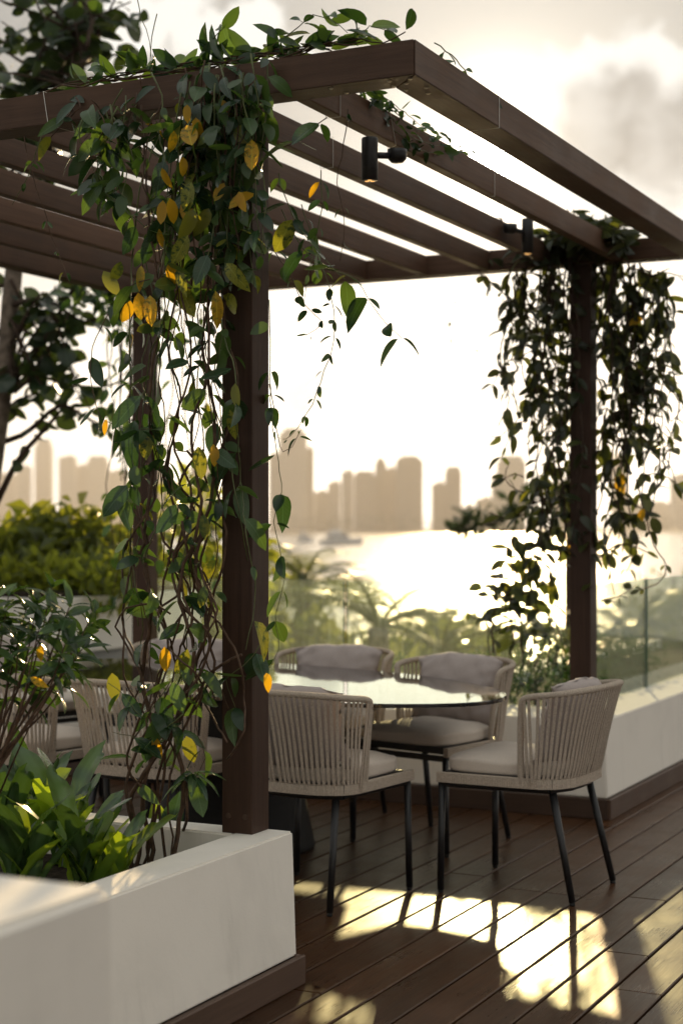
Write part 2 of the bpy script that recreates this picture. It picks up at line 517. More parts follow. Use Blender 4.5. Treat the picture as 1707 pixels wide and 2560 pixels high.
def watermat():
    m, t, out = material('bay water')
    g = t.node('ShaderNodeNewGeometry')
    n1 = t.noise(g.outputs['Position'], 0.55, 5, 0.6)
    n2 = t.noise(g.outputs['Position'], 0.06, 4, 0.55)
    h = t.math('ADD', t.math('MULTIPLY', n1, 0.5), n2)
    principled(t, out, (0.030, 0.045, 0.050), 0.18, bump(t, h, 0.55, 1.2), 0.5)
    return m
M['water'] = watermat()
M['ground'] = plain('garden ground', (0.055, 0.062, 0.030), 0.9, 0.2, 0.0, 0.4, 0.6, 0.3)
M['land'] = plain('far shore ground', (0.10, 0.09, 0.07), 0.9, 0.2, 0.0, 0.3, 0.01)

def tower(name, col):
    m, t, out = material(name)
    tc = t.node('ShaderNodeTexCoord')
    br = t.node('ShaderNodeTexBrick'); br.offset = 0.0
    br.inputs['Scale'].default_value = 1.0; br.inputs['Brick Width'].default_value = 4.0; br.inputs['Row Height'].default_value = 3.4
    br.inputs['Mortar Size'].default_value = 0.9; br.inputs['Mortar Smooth'].default_value = 0.2
    br.inputs['Color1'].default_value = (*[x * 0.5 for x in col], 1); br.inputs['Color2'].default_value = (*[x * 0.65 for x in col], 1)
    br.inputs['Mortar'].default_value = (*col, 1)
    sp = t.node('ShaderNodeSeparateXYZ'); t.put(sp.inputs[0], tc.outputs['Object'])
    cb = t.node('ShaderNodeCombineXYZ'); t.put(cb.inputs[0], t.math('ADD', sp.outputs[0], sp.outputs[1])); t.put(cb.inputs[1], sp.outputs[2])
    t.put(br.inputs['Vector'], cb.outputs[0])
    principled(t, out, br.outputs['Color'], 0.6, None, 0.4)
    return m
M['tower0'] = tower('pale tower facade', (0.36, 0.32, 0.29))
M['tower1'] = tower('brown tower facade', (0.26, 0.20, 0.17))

# ------------------------------------------------------------------ ground, water, far shore
def struct(o, label=None): return tag(o, kind='structure')
def sheet(name, x0, x1, y0, y1, z, mat):
    return struct(link(name, mesh(name, [(x0, y0, z), (x1, y0, z), (x1, y1, z), (x0, y1, z)], [(0, 1, 2, 3)], mat)))
WZ = -4.6
def fwd_sheet(name, r0, r1, f0, f1, z, mat):
    v = [(*xy(r, f), z) for r, f in ((r0, f0), (r1, f0), (r1, f1), (r0, f1))]
    return struct(link(name, mesh(name, v, [(3, 2, 1, 0)] if False else [(0, 1, 2, 3)], mat)))
fwd_sheet('ground', -3500, 3500, -700, 62, -4.0, M['ground'])
fwd_sheet('water', -3500, 3500, -650, 2600, WZ, M['water'])
# far shore: a low bank of land
b = MB()
v = []
for i in range(41):
    r = -2600 + i * 130
    f = 1720 + 25 * math.sin(i * 1.7) + 18 * math.sin(i * .6)
    v += [(*xy(r, f), WZ - .3), (*xy(r, f + 12), WZ + 1.6), (*xy(r * 1.15, 2590), WZ + 3)]
fs = []
for i in range(40):
    for k in range(2):
        a = i * 3 + k
        fs.append((a, a + 3, a + 4, a + 1))
b.add(v, fs)
struct(b.build('far_shore', M['land']))

# leaf templates: stem at origin, tip at +x, normal +z
def leaf_tpl(n=5, width=0.42, fold=0.28, bend=0.25, pw=0.85, wave=0.0, base=0.0):
    v, f = [], []
    for i in range(n + 1):
        t = i / n
        w = 0.5 * width * max(base * (1 - t), math.sin(math.pi * (t ** 0.92)) ** pw) if 0 < t < 1 else 0.0
        z = -bend * t * t + wave * math.sin(t * 16) * 0.5
        v += [(t, w, z + w * fold + wave * math.sin(t * 21)), (t, 0, z), (t, -w, z + w * fold - wave * math.sin(t * 19 + 1))]
    for i in range(n):
        a = i * 3
        f += [(a, a + 1, a + 4, a + 3), (a + 1, a + 2, a + 5, a + 4)]
    return np.array(v, float), f
LEAFS = [leaf_tpl(6, .46, .26, .22, .62), leaf_tpl(6, .52, .16, .36, .6), leaf_tpl(6, .40, .40, .10, .65), leaf_tpl(6, .48, .22, -.12, .62), leaf_tpl(6, .50, .30, .75, .6), leaf_tpl(6, .34, .55, .30, .7)]
SMALL = (np.array([(0, 0, 0), (.45, .23, .06), (1, 0, -.1), (.45, -.23, .06)], float), [(0, 1, 2), (0, 2, 3)])
ROUND = [leaf_tpl(5, .74, .16, .18, .55), leaf_tpl(5, .80, .10, .3, .55)]

def frame(dirv, nrm):
    x = Vector(dirv).normalized()
    n = Vector(nrm)
    z = n - x * n.dot(x)
    z = z.normalized() if z.length > 1e-5 else x.orthogonal().normalized()
    y = z.cross(x)
    return Matrix((x, y, z)).transposed()

def rvec(rn=rng):
    while True:
        p = Vector((rn.uniform(-1, 1), rn.uniform(-1, 1), rn.uniform(-1, 1)))
        if 0.05 < p.length < 1: return p.normalized()

class Leaves:
    """every leaf of one plant: the largest become leaf parts, the rest one joined part"""
    def __init__(self, tpls, mats, keep=300):
        self.t, self.m, self.keep, self.L = tpls, mats, keep, []
    def add(self, p, dirv, nrm, size, mi):
        self.L.append((Vector(p), frame(dirv, nrm), size, mi, rng.randrange(len(self.t))))
    def build(self, parent, leaf='leaf', rest='foliage'):
        eye = Vector((0, 0, CAMH))
        self.L.sort(key=lambda q: -q[2] / max(.5, (q[0] - eye).length))
        cache = {}
        for (p, fr, s, mi, ti) in self.L[:self.keep]:
            if (mi, ti) not in cache:
                cache[(mi, ti)] = mesh(leaf, self.t[ti][0], self.t[ti][1], self.m[mi], True)
            o = bpy.data.objects.new(leaf, cache[(mi, ti)])
            COL.objects.link(o); o.parent = parent
            o.matrix_local = Matrix.Translation(p) @ fr.to_4x4() @ Matrix.Scale(s, 4)
        more = self.L[self.keep:]
        if more:
            b = MB()
            for (p, fr, s, mi, ti) in more:
                A = np.array(fr)
                b.add(self.t[ti][0] @ A.T * s + np.array(p), self.t[ti][1], mi)
            tag(b.build(rest, self.m, parent, True), kind='stuff')

def cloud(parent, blobs, n, size, mat, name='foliage', droop=0.3, tpl=SMALL, rn=None):
    """n leaf-sized faces spread through overlapping blobs, one joined part"""
    rn = rn or rng
    tot = sum(r[0] * r[1] * r[2] for _, r in blobs)
    V, F = [], []
    tv, tf = tpl
    for c, r in blobs:
        k = max(4, int(n * r[0] * r[1] * r[2] / tot))
        for _ in range(k):
            q = rvec(rn) * (rn.random() ** 0.35)
            p = np.array((c[0] + q.x * r[0], c[1] + q.y * r[1], c[2] + q.z * r[2]))
            dv = rvec(rn) + Vector((q.x, q.y, q.z)) * 0.7 - Vector((0, 0, droop))
            A = np.array(frame(dv, rvec(rn) + Vector((0, 0, .7))))
            base = len(V) * len(tv)
            V.append(tv @ A.T * (size * rn.uniform(.6, 1.35)) + p)
            F.extend(tuple(i + base for i in f) for f in tf)
    V = np.concatenate(V)
    return tag(link(name, mesh(name, V, F, mat, False), parent), kind='stuff')

# trees along the far shore, joined: no one could count them
bl = []
r2 = random.Random(5)
for i in range(150):
    r = -1050 + i * 14 + r2.uniform(-6, 6)
    f = 1745 + r2.uniform(0, 40)
    h = r2.uniform(11, 19)
    x, y = xy(r, f)
    bl.append(((x, y, WZ + 1 + h * .55), (r2.uniform(9, 15), r2.uniform(9, 15), h * .6)))
g = empty('shore_woodland', (0, 0, 0), 0, None, None)
bpy.data.objects.remove(g)
o = cloud(None, bl, 9000, 3.4, M['farleaf'], 'shore_woodland', 0.0, SMALL, r2)
tag(o, 'dark low line of trees along the far shore of the bay', 'woodland')

# skyline: (x0, x1, ytop, distance, mat, crown, label)
SKY = [
 (673, 699, 1134, 1900, 0, 0, 'narrow hazy block tucked against the left flank of the tallest tower'),
 (698, 768, 1069, 1880, 0, 2, 'tallest hazy tower, beside the front left pergola post'),
 (767, 785, 1119, 1890, 1, 0, 'slim hazy tower on the right flank of the tallest tower'),
 (786, 819, 1228, 1950, 0, 0, 'lowest hazy block in the dip right of the tallest tower'),
 (819, 852, 1205, 1930, 0, 0, 'low hazy block, first step up right of the dip'),
 (853, 883, 1178, 1850, 0, 0, 'hazy mid-height block, second step up right of the dip'),
 (884, 938, 1176, 1820, 1, 1, 'broad flat hazy slab left of the round-topped tower'),
 (937, 965, 1142, 1840, 1, 3, 'hazy tower with a small rounded cap'),
 (964, 990, 1170, 1880, 1, 0, 'hazy block between the round-capped tower and the wide dark tower'),
 (989, 1056, 1138, 1800, 1, 2, 'wide dark brown tower with a stepped crown in the middle of the skyline'),
 (1079, 1113, 1208, 1840, 1, 0, 'short hazy block joined to the left of a taller slim tower'),
 (1112, 1152, 1165, 1850, 1, 1, 'slim hazy tower standing alone right of the wide dark tower'),
 (1152, 1190, 1266, 1950, 0, 0, 'very low hazy roofline right of the lone slim tower'),
 (1190, 1231, 1246, 1940, 0, 0, 'low hazy block left of the stepped tower near the right vine'),
 (1229, 1245, 1190, 1900, 0, 0, 'narrow shoulder block left of the tower behind the right vine'),
 (1243, 1311, 1138, 1900, 0, 1, 'pale hazy tower partly behind the left side of the right vine'),
 (1380, 1440, 1200, 2300, 0, 0, 'pale tower hidden mostly by the right post'),
 (1528, 1567, 1132, 2500, 0, 1, 'very pale slim tower right of the right post'),
 (1570, 1679, 1256, 2550, 0, 0, 'wide very pale low block at the right of the skyline'),
 (1679, 1775, 1182, 2300, 0, 2, 'pale tower cut by the right edge of the view'),
 (-40, 47, 1186, 2500, 0, 0, 'pale wide low block at the far left of the skyline'),
 (46, 78, 1166, 2450, 0, 0, 'pale short tower left of the thin white tower'),
 (90, 132, 1097, 2500, 0, 1, 'thin very pale tall tower at the left of the skyline'),
 (150, 192, 1142, 2400, 0, 0, 'pale block right of the thin white tower at the left'),
 (191, 221, 1164, 2450, 0, 0, 'pale lower block between two blocks at the left of the skyline'),
 (220, 272, 1139, 2420, 0, 1, 'pale square tower left of the back left post'),
 (271, 322, 1176, 2460, 0, 0, 'pale low block touching the back left post'),
 (390, 430, 1170, 2350, 0, 0, 'pale block seen between the two left posts on the left side'),
 (430, 470, 1205, 2400, 0, 0, 'low pale block in the middle between the two left posts'),
 (478, 540, 1150, 2300, 0, 1, 'pale tower between the two left posts close to the front post'),
]
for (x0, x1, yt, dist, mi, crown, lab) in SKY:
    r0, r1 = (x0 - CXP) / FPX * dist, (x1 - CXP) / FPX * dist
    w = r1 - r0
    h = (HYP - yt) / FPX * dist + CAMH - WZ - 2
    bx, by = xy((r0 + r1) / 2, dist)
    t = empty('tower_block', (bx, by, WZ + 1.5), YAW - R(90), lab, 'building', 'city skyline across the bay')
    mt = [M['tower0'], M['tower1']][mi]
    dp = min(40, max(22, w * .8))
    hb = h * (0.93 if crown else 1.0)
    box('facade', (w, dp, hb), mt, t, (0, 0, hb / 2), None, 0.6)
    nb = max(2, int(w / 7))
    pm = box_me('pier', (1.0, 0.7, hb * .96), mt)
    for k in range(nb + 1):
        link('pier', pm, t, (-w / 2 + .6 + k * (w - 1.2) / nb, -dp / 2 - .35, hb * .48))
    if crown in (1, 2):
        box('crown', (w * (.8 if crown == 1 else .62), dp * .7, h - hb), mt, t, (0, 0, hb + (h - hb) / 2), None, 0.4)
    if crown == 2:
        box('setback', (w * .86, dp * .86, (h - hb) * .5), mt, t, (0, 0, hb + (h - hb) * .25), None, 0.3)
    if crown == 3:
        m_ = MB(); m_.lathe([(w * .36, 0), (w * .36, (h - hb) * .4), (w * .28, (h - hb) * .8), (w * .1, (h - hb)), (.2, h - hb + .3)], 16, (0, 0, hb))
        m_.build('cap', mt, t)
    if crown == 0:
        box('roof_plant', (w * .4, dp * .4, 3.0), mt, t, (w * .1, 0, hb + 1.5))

# boats
def boat(px0, px1, dist, lab, hgt):
    w = (px1 - px0) / FPX * dist
    x, y = xy(((px0 + px1) / 2 - CXP) / FPX * dist, dist)
    t = empty('yacht', (x, y, WZ), YAW - R(90), lab, 'boat')
    m_ = MB()
    N = 12
    v, f = [], []
    for i in range(N + 1):
        s = i / N
        hw = w * .14 * (1 - max(0, s - .45) ** 2 * 3.1) if s < .995 else 0.02
        sh = hgt * (.34 + .14 * s * s)
        xx = -w / 2 + w * s
        v += [(xx, -hw, sh), (xx - (0 if s < .9 else .3), -hw * .7, -.25), (xx - (0 if s < .9 else .3), hw * .7, -.25), (xx, hw, sh)]
    for i in range(N):
        a = i * 4
        for k in range(4):
            k2 = (k + 1) % 4
            f.append((a + k, a + k2, a + 4 + k2, a + 4 + k))
    f += [(0, 1, 2, 3), (N * 4 + 3, N * 4 + 2, N * 4 + 1, N * 4)]
    m_.add(v, f); m_.build('hull', M['hull'], t)
    m_ = MB(); m_.hexa((-w * .36, w * .22, -w * .09, w * .09), (-w * .33, w * .12, -w * .08, w * .08), hgt * .36, hgt * .68); m_.build('cabin', M['hull'], t)
    m_ = MB(); m_.hexa((-w * .35, w * .18, -w * .094, w * .094), (-w * .34, w * .15, -w * .092, w * .092), hgt * .48, hgt * .60); m_.build('window_band', M['boatglass'], t)
    m_ = MB(); m_.hexa((-w * .3, w * .03, -w * .07, w * .07), (-w * .26, -w * .02, -w * .06, w * .06), hgt * .685, hgt * .9); m_.build('flybridge', M['hull'], t)
    m_ = MB(); m_.tube([(-w * .2, 0, hgt * .9), (-w * .2, 0, hgt * 1.25)], .06, 5); m_.build('mast', M['hull'], t)
boat(798, 908, 540, 'large white motor yacht moored in the bay, above the far chairs', 5.6)
boat(742, 784, 620, 'smaller white boat moored left of the large yacht', 4.6)
boat(1470 + 90, 1610, 900, 'tiny pale boat far out right of the right post', 3.2)

# ------------------------------------------------------------------ terrace slab and deck
m_ = MB(); m_.hexa((-8, 14.4, -9, 9.5), (-8, 14.4, -9, 9.5), -3.99, -0.06)
struct(m_.build('terrace_slab', M['gap']))
m_ = MB()
m_.hexa((-3, 14.3, -4.2, 7.6), (-3, 14.3, -4.2, 7.6), -0.056, -0.040)
deck = struct(m_.build('deck', M['gap']))
PITCH, PW = 0.1535, 0.1447
pl_cache = {}
for k in range(-36, 37):
    vc = 1.732 + PITCH * (k + .5)
    if not (-3.6 < vc < 7.3): continue
    cuts = [-2.5]
    x = -2.5 + rng.uniform(1.2, 3.2)
    while x < 13.4:
        cuts.append(x); x += rng.choice([2.4, 3.0, 3.6, 4.2])
    cuts.append(14.2)
    for a, c in zip(cuts[:-1], cuts[1:]):
        L = round(c - a, 3)
        me = box_me('plank', (L - .003, PW, .028), M['deck'], .0035, 1)
        link('plank', me, deck, ((a + c) / 2, vc, -.014 - rng.uniform(0, .0012)))
# ------------------------------------------------------------------ planters
def planter_walls(name, label, walls, kicks, soil, extra=None, mat='white'):
    t = empty(name, (0, 0, 0), 0, label, 'planter')
    for w in walls:
        m_ = MB(); m_.hexa(*w); me = m_.me('wall', M[mat])
        bm = bmesh.new(); bm.from_mesh(me)
        bmesh.ops.bevel(bm, geom=bm.edges[:], offset=.006, segments=2, affect='EDGES'); bm.to_mesh(me); bm.free()
        link('wall', me, t)
    for k in kicks:
        size, loc = k
        rot = (0, 0, 0)
        if size[1] > size[0]:
            size, rot = (size[1], size[0], size[2]), (0, 0, R(90))
        box('skirting_board', size, M['kick'], t, loc, rot, .003)
    for s in soil:
        m_ = MB(); m_.hexa(s[0], s[0], s[1], s[2]); tag(m_.build('soil', M['soil'], t))
    return t
# near left planter: front wall faces -y, end wall faces +x (battered faces)
FV, BV, UE = 2.363, 2.306, 4.44
lp = planter_walls('planter', 'white rendered planter holding ferns and the front left post', [
    ((1.2, UE - .082, BV, 2.52), (1.2, UE, FV, 2.511), .088, .45),
    ((UE - .14, UE - .083, 2.522, 5.45), (UE - .12, UE - .002, 2.513, 5.45), .088, .449),
    ((1.2, UE - .142, 5.30, 5.45), (1.2, UE - .122, 5.30, 5.45), .088, .448),
    ((1.08, 1.197, BV + .01, 5.45), (1.08, 1.197, FV + .01, 5.45), .088, .447),
], [((3.4, .022, .088), (4.376 - 1.7, BV - .011, .044)), ((.022, 3.15, .088), (4.367, BV + 1.5755, .0435))],
   [((1.2, UE - .142, 2.523, 5.299), .0, .33)])
# right planter: corner at (7.47, 2.28), two low plinth walls with a bed behind the glass
rp = planter_walls('planter', 'long low white planter with glass railing turning the corner at right', [
    ((7.475, 13.2, 2.275, 2.585), (7.495, 13.2, 2.297, 2.585), .098, .469),
    ((7.475, 7.985, 2.586, 6.9), (7.497, 7.985, 2.586, 6.9), .098, .4685),
    ((9.05, 9.3, 3.55, 7.8), (9.05, 9.3, 3.55, 7.8), .0, .465),
    ((9.302, 13.2, 3.55, 3.75), (9.302, 13.2, 3.55, 3.75), .0, .464),
], [((5.75, .024, .098), (7.452 + 2.875, 2.262, .049)), ((.024, 4.62, .098), (7.462, 2.2745 + 2.31, .0485))],
   [((7.987, 9.048, 2.587, 6.9), .0, .40), ((9.05, 13.15, 2.587, 3.548), .0, .398)])
# dark grey skirting under tall white planter at the back left
bp = planter_walls('planter', 'tall white planter with a round green hedge behind the dining table', [
    ((8.15, 9.9, 6.02, 7.2), (8.15, 9.9, 6.0, 7.2), .60, .955),
], [], [((8.22, 9.83, 6.08, 7.13), .956, .985)], mat='white2')
m_ = MB(); m_.hexa((8.2, 9.85, 6.06, 7.15), (8.2, 9.85, 6.06, 7.15), -.03, .597); m_.build('plinth', M['grey_base'], bp)
m_ = MB(); m_.hexa((8.19, 8.199, 6.02, 7.15), (8.19, 8.199, 6.02, 7.15), -.03, .1); 
# near white block, out of focus
wb = empty('pedestal', (0, 0, 0), 0, 'tall plain white rendered block in the near left foreground', 'planter')
m_ = MB(); m_.hexa((.2, 1.985, 1.335, 2.05), (.2, 1.975, 1.35, 2.05), .0, .87)
me = m_.me('wall', M['white'])
bm = bmesh.new(); bm.from_mesh(me); bmesh.ops.bevel(bm, geom=bm.edges[:], offset=.012, segments=3, affect='EDGES'); bm.to_mesh(me); bm.free()
link('wall', me, wb)

# ------------------------------------------------------------------ glass railing
gr = empty('glass_railing', (0, 0, 0), 0, 'frameless greenish glass railing round the right planter corner', 'railing')
def pane(x0, x1, y0, y1, z0, z1):
    lx, ly = x1 - x0, y1 - y0
    me = box_me('glass_pane', (lx, ly, z1 - z0), M['glass'])
    me.materials.append(M['glassedge'])
    thin = 0 if lx < ly else 1
    for p in me.polygons:
        n = p.normal
        if abs(n[thin]) < .5: p.material_index = 1
    return link('glass_pane', me, gr, ((x0 + x1) / 2, (y0 + y1) / 2, (z0 + z1) / 2))
for y0, y1 in ((2.66, 3.895), (3.915, 5.13), ):
    pane(7.945, 7.957, y0, y1, .4605, 1.105)
for x0, x1 in ((7.98, 9.148), (9.162, 10.33), (10.344, 11.512), (11.526, 12.694)):
    pane(x0, x1, 2.548, 2.560, .4615, 1.10)

# ------------------------------------------------------------------ pergola
ZB, ZT = 2.72, 2.824
pg = empty('pergola', (0, 0, 0), 0, 'brown timber pergola with open slatted roof over the dining table', 'pergola')
BH = ZT - ZB
X0, X1, Y0, Y1 = 4.295, 7.862, 1.885, 5.18
BW = .112
def beam(name, L, wid, h, loc, along='x', mat='wood', bev=.004):
    return box(name, (L, wid, h), M[mat], pg, loc, (0, 0, 0 if along == 'x' else R(90)), bev, 2)
def mitre(L, loc, rz):
    """frame beam with 45 degree ends; outer side is local -y"""
    a, w, h, e = L / 2 - .0006, BW / 2, BH / 2, .0
    v = [(-a, -w, -h), (a, -w, -h), (a - BW, w, -h), (-a + BW, w, -h), (-a, -w, h), (a, -w, h), (a - BW, w, h), (-a + BW, w, h)]
    me = mesh('beam', v, [(3, 2, 1, 0), (4, 5, 6, 7), (0, 1, 5, 4), (1, 2, 6, 5), (2, 3, 7, 6), (3, 0, 4, 7)], M['wood'])
    bm = bmesh.new(); bm.from_mesh(me)
    bmesh.ops.bevel(bm, geom=bm.edges[:], offset=.0025, segments=2, affect='EDGES'); bm.to_mesh(me); bm.free()
    return link('beam', me, pg, loc, (0, 0, rz))
XM, YM, ZM = (X0 + X1) / 2, (Y0 + Y1) / 2, (ZB + ZT) / 2
mitre(Y1 - Y0, (X0 + BW / 2, YM, ZM), R(-90))
mitre(Y1 - Y0, (X1 - BW / 2, YM, ZM), R(90))
mitre(X1 - X0, (XM, Y0 + BW / 2, ZM), 0)
mitre(X1 - X0, (XM, Y1 - BW / 2, ZM), R(180))
SL = [2.29 + .347 * k for k in range(8)]
for v in SL:
    beam('slat', X1 - X0 - BW * 2 - .004, .046, BH - .004, ((X0 + X1) / 2, v + .023, (ZB + ZT) / 2 + rng.uniform(-.001, .001)), 'x')
POSTS = [(4.329, 2.447, .448), (7.765, 2.45, .469), (7.76, 5.07, .4685), (4.325, 5.07, .449)]
for (px, py, z0) in POSTS:
    L = ZB - z0 - .002
    p = box('post', (L, .108, .108), M['post'], pg, (px + .054, py + .054, z0 + L / 2), (0, R(-90), 0), .004, 2)
    pm = MB(); pm.lathe([(.009, 0), (.009, .003), (.0001, .0035)], 12)
    pme = pm.me('plug', M['kick'])
    for q in (-.03, .03):
        link('plug', pme, p, (-L / 2 + .06, 0 + q, .0535 if False else 0), (0, 0, 0)).matrix_local = Matrix.Translation((-L / 2 + .055, q, .054)) 
# bolt caps under the corners
bm_ = MB(); bm_.lathe([(.0075, 0), (.0075, .002), (.005, .0035), (.0001, .004)], 12)
bme = bm_.me('bolt', M['bolt'])
for (bx, by) in ((4.325, 1.98), (4.33, 1.915), (4.38, 1.99), (4.37, 1.945), (4.44, 1.91), (4.435, 1.975), (4.32, 2.17), (4.385, 2.15), (4.50, 1.93),
                 (7.80, 1.92), (7.80, 1.98), (7.74, 1.92), (7.83, 2.05), (7.80, 2.12)):
    link('bolt', bme, pg, (bx, by, ZB), (R(180), 0, 0))

# training wires looped round beams
def wire_loop(x, y, hx, hy, lab, slant=0.02):
    m_ = MB()
    z0, z1 = ZB - .004, ZT + .004
    pts = [(x - hx, y - hy, z0), (x + slant, y - hy, z1) if hx < .001 else (x - hx, y - hy + slant, z1)]
    if hx < .001:   # round a slat or beam running along x
        pts = [(x, y - hy - .003, z0), (x + slant, y - hy - .003, z1), (x + slant * .6, y + hy + .003, z1), (x - slant, y + hy + .003, z0), (x, y - hy - .003, z0)]
    else:
        pts = [(x - hx - .003, y, z0), (x - hx - .003, y + slant, z1), (x + hx + .003, y + slant * .6, z1), (x + hx + .003, y - slant, z0), (x - hx - .003, y, z0)]
    m_.tube(pts, .0011, 5)
    tag(m_.build('garden_wire', M['wire']), lab, 'wire', 'training wires on the pergola')
wire_loop(4.98, Y0 + BW / 2, 0, BW / 2, 'thin clear wire tied round the outer right beam near its front corner', .0)
wire_loop(4.62, 2.313, 0, .023, 'thin clear wire round the first slat next to the front beam', .0)
wire_loop(5.05, 2.313, 0, .023, 'thin clear wire slanting round the first slat near the black spotlight', -.05)
wire_loop(5.26, 2.66, 0, .023, 'thin clear wire round the second slat behind the front post', .0)
wire_loop(X0 + BW / 2, 3.19, BW / 2, 0, 'thin clear wire round the front beam at the far left', .02)
wire_loop(6.0, 2.313, 0, .023, 'thin clear wire round the middle of the first slat', .0)

# ------------------------------------------------------------------ spotlights
def spotlight(loc, lab, rz=0.0, tilt=0.0, tall=.142):
    t = empty('spotlight', loc, rz, lab, 'spotlight', 'black pergola spotlights')
    b_ = MB(); b_.lathe([(.0245, -tall * .5), (.027, -tall * .49), (.027, tall * .46), (.0255, tall * .49), (.018, tall * .5)], 24)
    o = b_.build('lamp_body', M['black'], t, True); o.rotation_euler = (tilt, 0, 0)
    b_ = MB(); b_.lathe([(.0272, -tall * .22), (.0276, -tall * .215), (.0272, -tall * .21)], 24, cap=False); r_ = b_.build('ring', M['black'], o, True)
    dm = MB(); dm.lathe([(.0072, 0), (.0072, .0012), (.0001, .002)], 12)
    dme = dm.me('led', M['led'])
    for k in range(3):
        a = k * 2.094
        link('led', dme, o, (.0105 * math.cos(a), .0105 * math.sin(a), -tall * .5 - .0002), (R(180), 0, 0))
    b_ = MB(); b_.tube([(.02, 0, .015), (.075, 0, .02)], .011, 10); b_.build('arm', M['black'], t, True)
    b_ = MB(); b_.lathe([(.0001, -.014), (.02, -.012), (.031, 0), (.033, .014), (.033, .03)], 18, (.105, 0, .013)); b_.build('bracket', M['black'], t, True)
    return t
s1 = pd(924, 398, 5.30)
spotlight((s1.x, s1.y, s1.z), 'black cylinder spotlight with warm bulbs hanging under the front slats', R(-35))
s2 = pd(1318, 590, 7.50)
spotlight((s2.x, s2.y, s2.z), 'black cylinder spotlight half hidden by the vine at the right post', R(150), 0, .165)
s3 = pd(300, 643, 8.75)
spotlight((s3.x, s3.y, s3.z), 'blurred black spotlight at the back left corner of the pergola', R(-64), R(62))

# ------------------------------------------------------------------ dining table
tb = empty('dining_table', (6.232, 3.53, 0), R(71.7), 'long oval dining table with dark glass top on a black cone base', 'table')
N = 96
AX, BX = 1.352, .655
v, f, mi = [], [], []
prof = [(0.985, .712), (1.0, .715), (1.0, .727), (.997, .730)]
for (s, z) in prof:
    for k in range(N):
        a = 2 * math.pi * k / N
        v.append((AX * math.cos(a) * s, BX * math.sin(a) * s, z))
for i in range(len(prof) - 1):
    for k in range(N):
        k2 = (k + 1) % N
        f.append((i * N + k, i * N + k2, (i + 1) * N + k2, (i + 1) * N + k))
f.append(tuple(range(N))[::-1]); f.append(tuple(3 * N + k for k in range(N)))
link('tabletop', mesh('tabletop', v, f, M['tableglass']), tb)
b_ = MB(); b_.lathe([(.36, 0), (.365, .012), (.36, .03), (.235, .66), (.235, .675)], 48)
o = b_.build('cone_base', M['blackcone'], tb, True); o.location = (.0, .11, 0)
b_ = MB(); b_.lathe([(.42, .676), (.42, .690), (.40, .7115)], 40); o = b_.build('support_plate', M['black'], tb, True); o.location = (0, .08, 0)
b_ = MB(); b_.hexa((-1.0, 1.0, -.03, .03), (-1.0, 1.0, -.03, .03), .6905, .7118); b_.build('crossbar', M['black'], tb)

